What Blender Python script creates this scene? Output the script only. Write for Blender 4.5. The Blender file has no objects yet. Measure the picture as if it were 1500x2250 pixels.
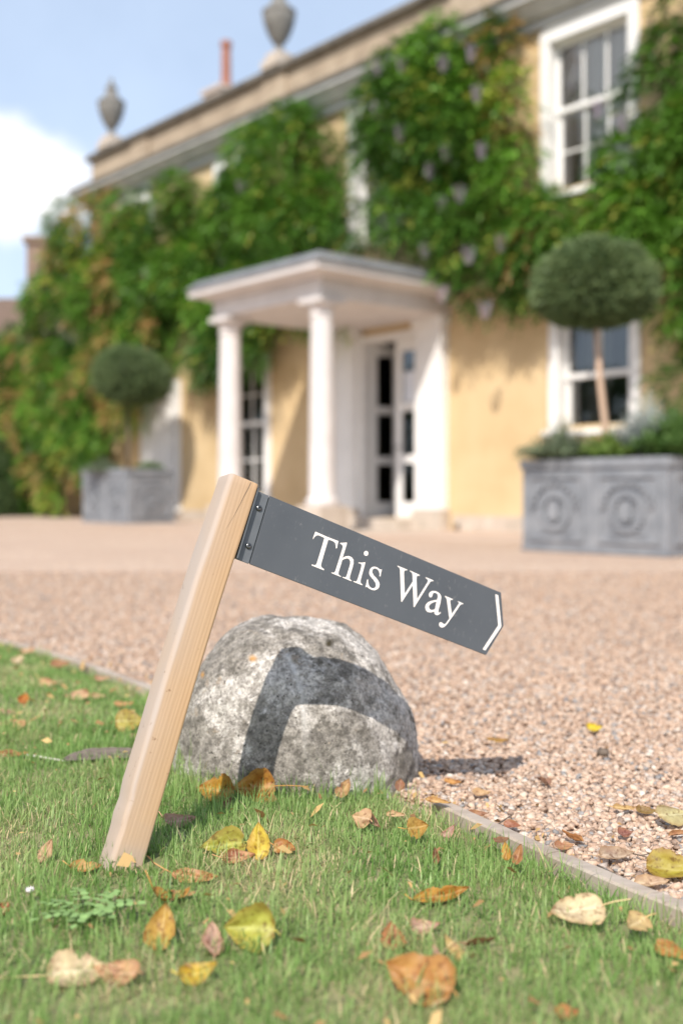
import bpy, bmesh, math, random
import numpy as np
from mathutils import Vector, Matrix, noise, Euler
from mathutils.geometry import tessellate_polygon

random.seed(7)
rng = np.random.default_rng(11)
R = math.radians
scene = bpy.context.scene
col = scene.collection

# ------------------------------------------------------------------ camera
H = 0.5                                   # lens height over the lawn
cam_d = bpy.data.cameras.new('camera')
cam = bpy.data.objects.new('camera', cam_d)
col.objects.link(cam)
cam.location = (0, 0, H)
cam.rotation_euler = (R(90), 0, 0)
cam_d.sensor_fit = 'VERTICAL'
cam_d.sensor_height = 36
cam_d.sensor_width = 24
cam_d.lens = 38.75
cam_d.shift_y = -40 / 2250
cam_d.clip_start = 0.05
cam_d.clip_end = 2000
cam_d.dof.use_dof = True
cam_d.dof.focus_distance = 1.62
cam_d.dof.aperture_fstop = 2.3
cam_d.dof.aperture_blades = 9
scene.camera = cam

# ------------------------------------------------------------------ sun, sky, exposure
SUN_EL, SUN_AZ = 45.5, 15.5               # rays travel 15 deg to the right of straight ahead
to_sun = Vector((-math.sin(R(SUN_AZ)) * math.cos(R(SUN_EL)), -math.cos(R(SUN_AZ)) * math.cos(R(SUN_EL)), math.sin(R(SUN_EL))))
sun_d = bpy.data.lights.new('sun', 'SUN')
sun_d.energy = 4.7
sun_d.angle = R(0.55)
sun_d.color = (1.0, 0.93, 0.83)
sun = bpy.data.objects.new('sun', sun_d)
col.objects.link(sun)
sun.rotation_euler = to_sun.to_track_quat('Z', 'Y').to_euler()

world = bpy.data.worlds.new('World')
scene.world = world
world.use_nodes = True
wn, wl = world.node_tree.nodes, world.node_tree.links
wn.clear()


def N(nodes, typ, **kw):
    n = nodes.new(typ)
    for k, v in kw.items():
        if k in n.inputs.keys():
            n.inputs[k].default_value = v
        else:
            setattr(n, k, v)
    return n


out = N(wn, 'ShaderNodeOutputWorld')
bg = N(wn, 'ShaderNodeBackground', Strength=0.105)
sky = N(wn, 'ShaderNodeTexSky')
sky.sky_type = 'NISHITA'
sky.sun_disc = False
sky.sun_elevation = R(SUN_EL)
sky.sun_rotation = R(180 + SUN_AZ)
sky.air_density = 1.0
sky.dust_density = 1.2
sky.ozone_density = 1.2
tc = N(wn, 'ShaderNodeTexCoord')
# thin high cloud everywhere
no1 = N(wn, 'ShaderNodeTexNoise', Scale=2.6, Detail=6.0, Roughness=0.55)
wl.new(tc.outputs['Generated'], no1.inputs['Vector'])
cr1 = N(wn, 'ShaderNodeMapRange')
cr1.inputs['From Min'].default_value = 0.35
cr1.inputs['From Max'].default_value = 0.75
cr1.inputs['To Min'].default_value = 0.36
cr1.inputs['To Max'].default_value = 0.58
wl.new(no1.outputs['Fac'], cr1.inputs['Value'])
mix1 = N(wn, 'ShaderNodeMixRGB')
mix1.inputs[2].default_value = (8.4, 9.9, 12.2, 1)
wl.new(cr1.outputs[0], mix1.inputs[0])
wl.new(sky.outputs[0], mix1.inputs[1])
# cumulus banks: soft ellipsoids in direction space with a noisy edge
no2 = N(wn, 'ShaderNodeTexNoise', Scale=11.0, Detail=7.0, Roughness=0.55)
wl.new(tc.outputs['Generated'], no2.inputs['Vector'])
acc = None
BANKS = [((-0.315, 0.915, 0.266), (0.105, 0.11, 0.050)), ((-0.80, 0.52, 0.28), (0.25, 0.25, 0.08)),
         ((0.86, 0.42, 0.25), (0.3, 0.3, 0.10)), ((0.5, -0.8, 0.30), (0.3, 0.3, 0.10)), ((-0.6, -0.7, 0.38), (0.35, 0.3, 0.10)),
         ((-0.215, 0.865, 0.445), (0.075, 0.08, 0.035)), ((0.98, -0.1, 0.2), (0.2, 0.3, 0.08)), ((-0.93, -0.1, 0.32), (0.3, 0.4, 0.16))]  # out-of-view banks added for window reflections, the last enlarged for the upper panes
for i, (c, sc) in enumerate(BANKS):
    sub = N(wn, 'ShaderNodeVectorMath', operation='SUBTRACT')
    sub.inputs[1].default_value = c
    wl.new(tc.outputs['Generated'], sub.inputs[0])
    div = N(wn, 'ShaderNodeVectorMath', operation='DIVIDE')
    div.inputs[1].default_value = sc
    wl.new(sub.outputs[0], div.inputs[0])
    ln = N(wn, 'ShaderNodeVectorMath', operation='LENGTH')
    wl.new(div.outputs[0], ln.inputs[0])
    ns = N(wn, 'ShaderNodeMath', operation='MULTIPLY_ADD')
    ns.inputs[1].default_value = 1.3
    wl.new(no2.outputs['Fac'], ns.inputs[0])
    wl.new(ln.outputs['Value'], ns.inputs[2])
    mr = N(wn, 'ShaderNodeMapRange', interpolation_type='SMOOTHSTEP')
    mr.inputs['From Min'].default_value = 1.85
    mr.inputs['From Max'].default_value = 1.35
    mr.inputs['To Max'].default_value = 1.0 if i != 5 else 0.45
    wl.new(ns.outputs[0], mr.inputs['Value'])
    if acc is None:
        acc = mr.outputs[0]
    else:
        mx = N(wn, 'ShaderNodeMath', operation='MAXIMUM')
        wl.new(acc, mx.inputs[0])
        wl.new(mr.outputs[0], mx.inputs[1])
        acc = mx.outputs[0]
mix2 = N(wn, 'ShaderNodeMixRGB')
mix2.inputs[2].default_value = (10.6, 10.6, 10.8, 1)
wl.new(acc, mix2.inputs[0])
wl.new(mix1.outputs[0], mix2.inputs[1])
wl.new(mix2.outputs[0], bg.inputs['Color'])
wl.new(bg.outputs[0], out.inputs['Surface'])

scene.view_settings.view_transform = 'Standard'
scene.view_settings.look = 'None'
scene.view_settings.gamma = 1
scene.view_settings.use_curve_mapping = False
scene.view_settings.exposure = 0.28
scene.cycles.max_bounces = 8
scene.cycles.use_denoising = True


# ------------------------------------------------------------------ helpers
def at(px, py, z=0.0):
    """world point on the level z that the photograph shows at pixel (px, py)"""
    D = (H - z) * 2422.0 / (py - 1085.0)
    return Vector(((px - 750.0) / 2422.0 * D, D, z))


def tag(o, label=None, cat=None, group=None, kind=None):
    if label: o['label'] = label
    if cat: o['category'] = cat
    if group: o['group'] = group
    if kind: o['kind'] = kind
    return o


def empty(name, loc=(0, 0, 0), rot=None):
    o = bpy.data.objects.new(name, None)
    o.empty_display_size = 0.1
    col.objects.link(o)
    o.location = loc
    if rot is not None:
        o.rotation_euler = rot
    return o


class MB:
    def __init__(self):
        self.v, self.f = [], []

    def add(self, vs, fs):
        b = len(self.v)
        self.v += [tuple(v) for v in vs]
        self.f += [tuple(i + b for i in f) for f in fs]
        return self

    def box(self, x0, x1, y0, y1, z0, z1):
        vs = [(x, y, z) for z in (z0, z1) for y in (y0, y1) for x in (x0, x1)]
        return self.add(vs, [(0, 2, 3, 1), (4, 5, 7, 6), (0, 1, 5, 4), (2, 6, 7, 3), (0, 4, 6, 2), (1, 3, 7, 5)])

    def frustum(self, a, b, z0, z1):
        vs = [(x, y, z0) for (x, y) in ((a[0], a[2]), (a[1], a[2]), (a[1], a[3]), (a[0], a[3]))]
        vs += [(x, y, z1) for (x, y) in ((b[0], b[2]), (b[1], b[2]), (b[1], b[3]), (b[0], b[3]))]
        return self.add(vs, [(3, 2, 1, 0), (4, 5, 6, 7), (0, 1, 5, 4), (1, 2, 6, 5), (2, 3, 7, 6), (3, 0, 4, 7)])

    def lathe(self, prof, cx=0, cy=0, n=28, cap=True):
        vs, fs = [], []
        for r_, z in prof:
            for k in range(n):
                a = 2 * math.pi * k / n
                vs.append((cx + r_ * math.cos(a), cy + r_ * math.sin(a), z))
        for i in range(len(prof) - 1):
            for k in range(n):
                k2 = (k + 1) % n
                fs.append((i * n + k, i * n + k2, (i + 1) * n + k2, (i + 1) * n + k))
        if cap:
            fs.append(tuple(range(n - 1, -1, -1)))
            fs.append(tuple((len(prof) - 1) * n + k for k in range(n)))
        return self.add(vs, fs)

    def tube(self, pts, rad, n=7):
        pts = [Vector(p) for p in pts]
        vs, fs = [], []
        for i, p in enumerate(pts):
            d = (pts[min(i + 1, len(pts) - 1)] - pts[max(i - 1, 0)]).normalized()
            a = d.cross(Vector((0.31, 0.2, 0.93)))
            if a.length < 1e-3: a = d.cross(Vector((1, 0, 0)))
            a.normalize()
            b = d.cross(a)
            r_ = rad[i] if hasattr(rad, '__len__') else rad
            for k in range(n):
                t = 2 * math.pi * k / n
                vs.append(p + a * (r_ * math.cos(t)) + b * (r_ * math.sin(t)))
        for i in range(len(pts) - 1):
            for k in range(n):
                k2 = (k + 1) % n
                fs.append((i * n + k, i * n + k2, (i + 1) * n + k2, (i + 1) * n + k))
        fs.append(tuple(range(n - 1, -1, -1)))
        fs.append(tuple((len(pts) - 1) * n + k for k in range(n)))
        return self.add(vs, fs)

    def build(self, name, mat, parent=None, smooth=False, bevel=0.0, loc=None):
        me = bpy.data.meshes.new(name)
        me.from_pydata(self.v, [], self.f)
        if bevel:
            bm = bmesh.new()
            bm.from_mesh(me)
            bmesh.ops.remove_doubles(bm, verts=bm.verts, dist=1e-6)
            ed = [e for e in bm.edges if len(e.link_faces) == 2 and e.calc_face_angle(0) > 0.5]
            bmesh.ops.bevel(bm, geom=ed, offset=bevel, segments=2, affect='EDGES', profile=0.6)
            bm.to_mesh(me)
            bm.free()
        if smooth:
            me.polygons.foreach_set('use_smooth', [True] * len(me.polygons))
        me.materials.append(mat)
        me.update()
        o = bpy.data.objects.new(name, me)
        col.objects.link(o)
        if parent: o.parent = parent
        if loc is not None: o.location = loc
        return o


def np_mesh(name, verts, tris=None, quads=None, mat=None, parent=None, colors=None, smooth=False):
    """fast mesh from numpy arrays (tris and quads index the same vertices)"""
    me = bpy.data.meshes.new(name)
    loops, starts = [], []
    n = 0
    if quads is not None and len(quads):
        loops.append(quads.reshape(-1)); starts.append(np.arange(len(quads)) * 4); n = len(quads) * 4
    if tris is not None and len(tris):
        loops.append(tris.reshape(-1)); starts.append(n + np.arange(len(tris)) * 3)
    loops = np.concatenate(loops).astype(np.int32)
    starts = np.concatenate(starts).astype(np.int32)
    me.vertices.add(len(verts))
    me.vertices.foreach_set('co', verts.astype(np.float32).reshape(-1))
    me.loops.add(len(loops))
    me.loops.foreach_set('vertex_index', loops)
    me.polygons.add(len(starts))
    me.polygons.foreach_set('loop_start', starts)
    me.update(calc_edges=True)
    if colors is not None:
        at_ = me.attributes.new('tint', 'FLOAT_COLOR', 'POINT')
        c4 = np.ones((len(verts), 4), np.float32)
        c4[:, :3] = colors
        at_.data.foreach_set('color', c4.reshape(-1))
    if smooth:
        me.polygons.foreach_set('use_smooth', np.ones(len(starts), bool))
    if mat: me.materials.append(mat)
    o = bpy.data.objects.new(name, me)
    col.objects.link(o)
    if parent: o.parent = parent
    return o


def mat_new(name):
    m = bpy.data.materials.new(name)
    m.use_nodes = True
    nt = m.node_tree
    b = nt.nodes['Principled BSDF']
    return m, nt.nodes, nt.links, b


def ramp(nodes, stops):
    r_ = nodes.new('ShaderNodeValToRGB')
    el = r_.color_ramp.elements
    while len(el) < len(stops): el.new(0.5)
    for e, (p, c) in zip(el, stops):
        e.position = p
        e.color = (*c, 1)
    return r_


def noisy(name, stops, scale=8.0, detail=6.0, rough=0.6, bump=0.2, bump_scale=None, roughness=0.75, spec=0.4, stretch=(1, 1, 1),
          metallic=0.0, coords='Object', dist=0.004):
    m, nd, lk, b = mat_new(name)
    tc = nd.new('ShaderNodeTexCoord')
    mp = nd.new('ShaderNodeMapping')
    mp.inputs['Scale'].default_value = stretch
    lk.new(tc.outputs[coords], mp.inputs['Vector'])
    n1 = N(nd, 'ShaderNodeTexNoise', Scale=scale, Detail=detail, Roughness=rough)
    lk.new(mp.outputs[0], n1.inputs['Vector'])
    rp = ramp(nd, stops)
    lk.new(n1.outputs['Fac'], rp.inputs[0])
    lk.new(rp.outputs[0], b.inputs['Base Color'])
    b.inputs['Roughness'].default_value = roughness
    b.inputs['Specular IOR Level'].default_value = spec
    b.inputs['Metallic'].default_value = metallic
    if bump:
        n2 = N(nd, 'ShaderNodeTexNoise', Scale=bump_scale or scale * 4, Detail=5.0, Roughness=0.6)
        lk.new(mp.outputs[0], n2.inputs['Vector'])
        bp = N(nd, 'ShaderNodeBump', Strength=bump, Distance=dist)
        lk.new(n2.outputs['Fac'], bp.inputs['Height'])
        lk.new(bp.outputs[0], b.inputs['Normal'])
    return m


def leafy(name, rough=0.5, trans=0.35, gain=1.0, spec=0.35):
    """tinted thin-leaf material: colour from the mesh attribute, some light passing through"""
    m, nd, lk, b = mat_new(name)
    a = nd.new('ShaderNodeAttribute')
    a.attribute_name = 'tint'
    lk.new(a.outputs['Color'], b.inputs['Base Color'])
    b.inputs['Roughness'].default_value = rough
    b.inputs['Specular IOR Level'].default_value = spec
    tr = nd.new('ShaderNodeBsdfTranslucent')
    hs = N(nd, 'ShaderNodeHueSaturation', Saturation=1.1, Value=gain)
    lk.new(a.outputs['Color'], hs.inputs['Color'])
    lk.new(hs.outputs[0], tr.inputs['Color'])
    mx = nd.new('ShaderNodeMixShader')
    mx.inputs[0].default_value = trans
    lk.new(b.outputs[0], mx.inputs[1])
    lk.new(tr.outputs[0], mx.inputs[2])
    lk.new(mx.outputs[0], nd['Material Output'].inputs['Surface'])
    return m


def srgb(r, g, b):
    f = lambda c: (c / 255 / 12.92) if c / 255 <= 0.04045 else ((c / 255 + 0.055) / 1.055) ** 2.4
    return (f(r), f(g), f(b))


# ------------------------------------------------------------------ materials
M = {}
M['field'] = noisy('field_grass', [(0.3, (0.04, 0.075, 0.02)), (0.7, (0.08, 0.11, 0.035))], scale=1.5, bump=0.5, bump_scale=60)
M['soil'] = noisy('lawn_soil', [(0.3, (0.13, 0.16, 0.06)), (0.5, (0.20, 0.20, 0.09)), (0.75, (0.34, 0.27, 0.16))], scale=14, bump=0.6, bump_scale=180)
M['ochre'] = noisy('ochre_limewash', [(0.2, (0.48, 0.345, 0.185)), (0.5, (0.585, 0.435, 0.25)), (0.8, (0.64, 0.495, 0.305))], scale=1.3, detail=8, bump=0.15, bump_scale=35)
M['parapet'] = noisy('parapet_stone', [(0.25, (0.22, 0.17, 0.12)), (0.5, (0.38, 0.30, 0.22)), (0.75, (0.47, 0.385, 0.29))], scale=2.2, detail=9, rough=0.68, bump=0.3)
M['coping'] = noisy('coping_stone', [(0.3, (0.07, 0.06, 0.05)), (0.7, (0.19, 0.17, 0.14))], scale=5, bump=0.4)
M['cornice'] = noisy('cornice_paint', [(0.3, (0.36, 0.36, 0.36)), (0.7, (0.50, 0.50, 0.49))], scale=3, bump=0.1)
M['white'] = noisy('white_paint', [(0.3, (0.74, 0.73, 0.72)), (0.7, (0.82, 0.81, 0.80))], scale=4, bump=0.05, roughness=0.5)
M['stonewhite'] = noisy('column_paint', [(0.3, (0.56, 0.525, 0.515)), (0.7, (0.66, 0.625, 0.615))], scale=3, bump=0.1, roughness=0.6)
M['plinth'] = noisy('plinth_stone', [(0.3, (0.40, 0.34, 0.28)), (0.7, (0.58, 0.50, 0.43))], scale=4, bump=0.3)
M['leadroof'] = noisy('lead_roof', [(0.3, (0.15, 0.155, 0.165)), (0.7, (0.24, 0.245, 0.255))], scale=3, bump=0.1, roughness=0.55, metallic=0.2)
M['urn'] = noisy('urn_stone', [(0.3, (0.12, 0.115, 0.11)), (0.7, (0.24, 0.23, 0.21))], scale=8, bump=0.5, bump_scale=40, dist=0.01)
M['terracotta'] = noisy('terracotta', [(0.3, (0.29, 0.12, 0.08)), (0.7, (0.37, 0.165, 0.115))], scale=6, bump=0.2)
M['stack'] = noisy('chimney_render', [(0.3, (0.45, 0.36, 0.30)), (0.7, (0.58, 0.48, 0.42))], scale=4, bump=0.2)
M['darkstack'] = noisy('weathered_brick', [(0.3, (0.16, 0.11, 0.08)), (0.7, (0.30, 0.21, 0.16))], scale=5, bump=0.3)
M['rooftile'] = noisy('brown_roof_tile', [(0.3, (0.10, 0.07, 0.05)), (0.7, (0.18, 0.12, 0.09))], scale=6, bump=0.4)
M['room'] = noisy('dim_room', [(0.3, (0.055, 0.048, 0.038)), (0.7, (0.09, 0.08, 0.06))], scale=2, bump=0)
M['curtain'] = noisy('pink_curtain', [(0.3, (0.55, 0.42, 0.36)), (0.7, (0.68, 0.54, 0.47))], scale=5, bump=0.3, stretch=(6, 6, 0.2))
M['greycurtain'] = noisy('grey_curtain', [(0.3, (0.20, 0.19, 0.18)), (0.7, (0.32, 0.30, 0.28))], scale=5, bump=0.3, stretch=(6, 6, 0.2))
M['whitecurtain'] = noisy('white_curtain', [(0.3, (0.72, 0.74, 0.78)), (0.7, (0.82, 0.84, 0.87))], scale=5, bump=0.3, stretch=(6, 6, 0.2))
M['lead'] = noisy('cast_lead', [(0.25, (0.165, 0.18, 0.205)), (0.55, (0.25, 0.265, 0.29)), (0.8, (0.35, 0.36, 0.385))], scale=6, detail=8, bump=0.25, roughness=0.6, metallic=0.15)
M['stake'] = noisy('stake_wood', [(0.3, (0.42, 0.29, 0.20)), (0.7, (0.56, 0.40, 0.30))], scale=6, bump=0.2, stretch=(6, 6, 0.6))
M['bark'] = noisy('bark', [(0.3, (0.08, 0.06, 0.045)), (0.7, (0.17, 0.13, 0.10))], scale=12, bump=0.5, stretch=(4, 4, 0.7))
M['paving'] = noisy('paving', [(0.3, (0.42, 0.315, 0.25)), (0.7, (0.52, 0.40, 0.325))], scale=3, bump=0.3, bump_scale=60)
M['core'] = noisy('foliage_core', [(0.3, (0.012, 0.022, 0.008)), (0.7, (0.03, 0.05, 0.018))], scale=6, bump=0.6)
M['leaf'] = leafy('wisteria_leaf', rough=0.42, trans=0.17)
M['topiary'] = leafy('topiary_leaf', rough=0.55, trans=0.15)
M['herb'] = leafy('herb_leaf', rough=0.6, trans=0.2)
M['petal'] = noisy('lilac_petal', [(0.3, (0.52, 0.44, 0.62)), (0.7, (0.66, 0.58, 0.72))], scale=30, bump=0)
M['grass'] = leafy('grass_blade', rough=0.42, trans=0.42, gain=1.2, spec=0.3)
M['iron'] = noisy('dark_iron', [(0.3, (0.02, 0.02, 0.022)), (0.7, (0.04, 0.04, 0.042))], scale=20, bump=0.1, roughness=0.5)
M['paper'] = noisy('paper_notice', [(0.4, (0.68, 0.72, 0.80)), (0.6, (0.74, 0.77, 0.84))], scale=4, bump=0)

# window glass: clear with a mirror that grows towards grazing angles
m, nd, lk, b = mat_new('window_glass')
g = N(nd, 'ShaderNodeBsdfGlossy', Roughness=0.02)
t = nd.new('ShaderNodeBsdfTransparent')
t.inputs['Color'].default_value = (0.86, 0.9, 0.88, 1)
fr = N(nd, 'ShaderNodeFresnel', IOR=2.4)
mx = nd.new('ShaderNodeMixShader')
lk.new(fr.outputs[0], mx.inputs[0]); lk.new(t.outputs[0], mx.inputs[1]); lk.new(g.outputs[0], mx.inputs[2])
lk.new(mx.outputs[0], nd['Material Output'].inputs['Surface'])
M['glass'] = m

# gravel bed beneath and beyond the modelled pebbles
PEB = [(0.0, (0.26, 0.19, 0.155)), (0.15, (0.41, 0.285, 0.215)), (0.42, (0.52, 0.375, 0.29)), (0.66, (0.57, 0.43, 0.34)), (0.84, (0.60, 0.485, 0.40)), (0.94, (0.40, 0.35, 0.33)), (1.0, (0.70, 0.63, 0.57))]
m, nd, lk, b = mat_new('gravel_bed')
tc = nd.new('ShaderNodeTexCoord')
vo = N(nd, 'ShaderNodeTexVoronoi', Scale=75.0)
lk.new(tc.outputs['Object'], vo.inputs['Vector'])
sx = nd.new('ShaderNodeSeparateColor')
lk.new(vo.outputs['Color'], sx.inputs[0])
rp = ramp(nd, PEB)
lk.new(sx.outputs[0], rp.inputs[0])
big = N(nd, 'ShaderNodeTexNoise', Scale=0.7, Detail=4.0)
lk.new(tc.outputs['Object'], big.inputs['Vector'])
rb = ramp(nd, [(0.3, (0.86, 0.81, 0.755)), (0.7, (0.97, 0.94, 0.89))])
lk.new(big.outputs['Fac'], rb.inputs[0])
mm = N(nd, 'ShaderNodeMixRGB', blend_type='MULTIPLY')
mm.inputs[0].default_value = 1
lk.new(rp.outputs[0], mm.inputs[1]); lk.new(rb.outputs[0], mm.inputs[2])
lk.new(mm.outputs[0], b.inputs['Base Color'])
bp = N(nd, 'ShaderNodeBump', Strength=0.6, Distance=0.006)
bp.invert = True
lk.new(vo.outputs['Distance'], bp.inputs['Height'])
lk.new(bp.outputs[0], b.inputs['Normal'])
b.inputs['Roughness'].default_value = 0.8
M['gravelbed'] = m

m, nd, lk, b = mat_new('pebble')
a = nd.new('ShaderNodeAttribute'); a.attribute_name = 'tint'
tc = nd.new('ShaderNodeTexCoord')
n1 = N(nd, 'ShaderNodeTexNoise', Scale=420.0, Detail=3.0)
lk.new(tc.outputs['Object'], n1.inputs['Vector'])
rb = ramp(nd, [(0.3, (0.78, 0.76, 0.74)), (0.7, (1.05, 1.05, 1.05))])
lk.new(n1.outputs['Fac'], rb.inputs[0])
mm = N(nd, 'ShaderNodeMixRGB', blend_type='MULTIPLY'); mm.inputs[0].default_value = 1
lk.new(a.outputs['Color'], mm.inputs[1]); lk.new(rb.outputs[0], mm.inputs[2])
lk.new(mm.outputs[0], b.inputs['Base Color'])
b.inputs['Roughness'].default_value = 0.6
M['pebble'] = m


def wood(name, light, dark, grey, ring=55.0, axis_scale=(1, 1, 0.035), bumpd=0.0006, greymix=0.0):
    m, nd, lk, b = mat_new(name)
    tc = nd.new('ShaderNodeTexCoord')
    mp = nd.new('ShaderNodeMapping')
    mp.inputs['Scale'].default_value = axis_scale
    lk.new(tc.outputs['Object'], mp.inputs['Vector'])
    wv = N(nd, 'ShaderNodeTexWave', Scale=ring, Distortion=5.0, Detail=3.0)
    wv.inputs['Detail Scale'].default_value = 1.2
    wv.wave_type = 'BANDS'; wv.bands_direction = 'X'
    lk.new(mp.outputs[0], wv.inputs['Vector'])
    n1 = N(nd, 'ShaderNodeTexNoise', Scale=260.0, Detail=5.0, Roughness=0.65)
    lk.new(mp.outputs[0], n1.inputs['Vector'])
    ad = N(nd, 'ShaderNodeMath', operation='MULTIPLY_ADD'); ad.inputs[1].default_value = 0.24
    lk.new(wv.outputs['Fac'], ad.inputs[0])
    ml = N(nd, 'ShaderNodeMath', operation='MULTIPLY'); ml.inputs[1].default_value = 0.76
    lk.new(n1.outputs['Fac'], ml.inputs[0]); lk.new(ml.outputs[0], ad.inputs[2])
    rp = ramp(nd, [(0.25, dark), (0.5, tuple((x + y) / 2 for x, y in zip(light, dark))), (0.72, light)])
    lk.new(ad.outputs[0], rp.inputs[0])
    n2 = N(nd, 'ShaderNodeTexNoise', Scale=7.0, Detail=5.0, Roughness=0.6)
    lk.new(tc.outputs['Object'], n2.inputs['Vector'])
    mr = N(nd, 'ShaderNodeMapRange')
    mr.inputs['From Min'].default_value = 0.42; mr.inputs['From Max'].default_value = 0.72
    mr.inputs['To Min'].default_value = greymix; mr.inputs['To Max'].default_value = min(1, greymix + 0.35)
    lk.new(n2.outputs['Fac'], mr.inputs['Value'])
    mg = nd.new('ShaderNodeMixRGB'); mg.inputs[2].default_value = (*grey, 1)
    lk.new(mr.outputs[0], mg.inputs[0]); lk.new(rp.outputs[0], mg.inputs[1])
    # silvered patches where the mesh says so (weathered side)
    at_ = nd.new('ShaderNodeAttribute'); at_.attribute_name = 'silver'
    m2 = nd.new('ShaderNodeMixRGB'); m2.inputs[2].default_value = (0.38, 0.315, 0.275, 1)
    lk.new(at_.outputs['Fac'], m2.inputs[0]); lk.new(mg.outputs[0], m2.inputs[1])
    # small dark specks
    n3 = N(nd, 'ShaderNodeTexNoise', Scale=90.0, Detail=2.0)
    lk.new(tc.outputs['Object'], n3.inputs['Vector'])
    r3 = ramp(nd, [(0.0, (1, 1, 1)), (0.70, (1, 1, 1)), (0.78, (0.5, 0.42, 0.36))])
    lk.new(n3.outputs['Fac'], r3.inputs[0])
    m3 = N(nd, 'ShaderNodeMixRGB', blend_type='MULTIPLY'); m3.inputs[0].default_value = 0.8
    lk.new(m2.outputs[0], m3.inputs[1]); lk.new(r3.outputs[0], m3.inputs[2])
    lk.new(m3.outputs[0], b.inputs['Base Color'])
    bp = N(nd, 'ShaderNodeBump', Strength=0.5, Distance=bumpd)
    lk.new(ad.outputs[0], bp.inputs['Height']); lk.new(bp.outputs[0], b.inputs['Normal'])
    b.inputs['Roughness'].default_value = 0.62
    b.inputs['Specular IOR Level'].default_value = 0.3
    return m


M['post'] = wood('oak_post', (0.54, 0.355, 0.205), (0.43, 0.27, 0.145), (0.45, 0.33, 0.23))
M['edging'] = wood('weathered_board', (0.45, 0.36, 0.29), (0.24, 0.17, 0.12), (0.38, 0.35, 0.32), ring=30, axis_scale=(0.06, 1, 1), greymix=0.25)

# grey sign face with a little dust and dried splashes
m, nd, lk, b = mat_new('slate_grey_board')
tc = nd.new('ShaderNodeTexCoord')
n1 = N(nd, 'ShaderNodeTexNoise', Scale=9.0, Detail=6.0)
lk.new(tc.outputs['Object'], n1.inputs['Vector'])
rp = ramp(nd, [(0.3, (0.076, 0.084, 0.096)), (0.7, (0.094, 0.103, 0.115))])
lk.new(n1.outputs['Fac'], rp.inputs[0])
n2 = N(nd, 'ShaderNodeTexNoise', Scale=150.0, Detail=4.0, Roughness=0.7)
mp = nd.new('ShaderNodeMapping'); mp.inputs['Scale'].default_value = (1, 1, 0.5)
lk.new(tc.outputs['Object'], mp.inputs[0]); lk.new(mp.outputs[0], n2.inputs['Vector'])
r2 = ramp(nd, [(0.0, (0, 0, 0)), (0.585, (0, 0, 0)), (0.74, (0.5, 0.5, 0.5))])
lk.new(n2.outputs['Fac'], r2.inputs[0])
n4 = N(nd, 'ShaderNodeTexNoise', Scale=16.0, Detail=2.0)
lk.new(tc.outputs['Object'], n4.inputs['Vector'])
r4 = ramp(nd, [(0.40, (0, 0, 0)), (0.68, (1, 1, 1))])
lk.new(n4.outputs['Fac'], r4.inputs[0])
mk = N(nd, 'ShaderNodeMixRGB', blend_type='MULTIPLY'); mk.inputs[0].default_value = 1
lk.new(r2.outputs[0], mk.inputs[1]); lk.new(r4.outputs[0], mk.inputs[2])
mg = nd.new('ShaderNodeMixRGB'); mg.inputs[2].default_value = (0.42, 0.40, 0.37, 1)
lk.new(mk.outputs[0], mg.inputs[0]); lk.new(rp.outputs[0], mg.inputs[1])
lk.new(mg.outputs[0], b.inputs['Base Color'])
b.inputs['Roughness'].default_value = 0.45
b.inputs['Specular IOR Level'].default_value = 0.35
M['board'] = m
M['bracket'] = noisy('bracket_metal', [(0.3, (0.10, 0.11, 0.12)), (0.7, (0.13, 0.14, 0.155))], scale=30, bump=0.05, roughness=0.4)
M['boltsteel'] = noisy('dark_bolt_steel', [(0.3, (0.10, 0.105, 0.11)), (0.7, (0.16, 0.165, 0.17))], scale=60, bump=0.1, roughness=0.28, metallic=0.8)
M['black'] = noisy('black_recess', [(0.3, (0.006, 0.006, 0.006)), (0.7, (0.012, 0.012, 0.012))], scale=30, bump=0)
M['cream'] = noisy('cream_vinyl', [(0.3, (0.82, 0.76, 0.71)), (0.7, (0.87, 0.81, 0.76))], scale=60, bump=0.02, roughness=0.5)

# lichen covered boulder
m, nd, lk, b = mat_new('lichen_stone')
tc = nd.new('ShaderNodeTexCoord')
def nz(scale, detail=6.0, rough=0.6, off=(0, 0, 0)):
    mp = nd.new('ShaderNodeMapping'); mp.inputs['Location'].default_value = off
    lk.new(tc.outputs['Object'], mp.inputs[0])
    n = N(nd, 'ShaderNodeTexNoise', Scale=scale, Detail=detail, Roughness=rough)
    lk.new(mp.outputs[0], n.inputs['Vector'])
    return n.outputs['Fac']
def mixc(fac, a_, c):
    x = nd.new('ShaderNodeMixRGB')
    lk.new(fac, x.inputs[0])
    if isinstance(a_, tuple): x.inputs[1].default_value = (*a_, 1)
    else: lk.new(a_, x.inputs[1])
    if isinstance(c, tuple): x.inputs[2].default_value = (*c, 1)
    else: lk.new(c, x.inputs[2])
    return x.outputs[0]
def rmp(fac, lo, hi):
    x = N(nd, 'ShaderNodeMapRange', interpolation_type='SMOOTHSTEP')
    x.inputs['From Min'].default_value = lo; x.inputs['From Max'].default_value = hi
    lk.new(fac, x.inputs['Value'])
    return x.outputs[0]
basec = mixc(rmp(nz(55, 8, 0.72), 0.36, 0.64), (0.135, 0.122, 0.106), (0.335, 0.305, 0.27))
white = mixc(rmp(nz(90, 8, 0.72, (3, 1, 2)), 0.38, 0.62), (0.345, 0.315, 0.285), (0.665, 0.62, 0.575))
lich = nd.new('ShaderNodeMath'); lich.operation = 'MULTIPLY_ADD'; lich.inputs[1].default_value = 0.40
lk.new(nz(45, 8, 0.75, (2, 2, 9)), lich.inputs[0]); lk.new(nz(7, 7, 0.7, (1, 5, 0)), lich.inputs[2])
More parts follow.
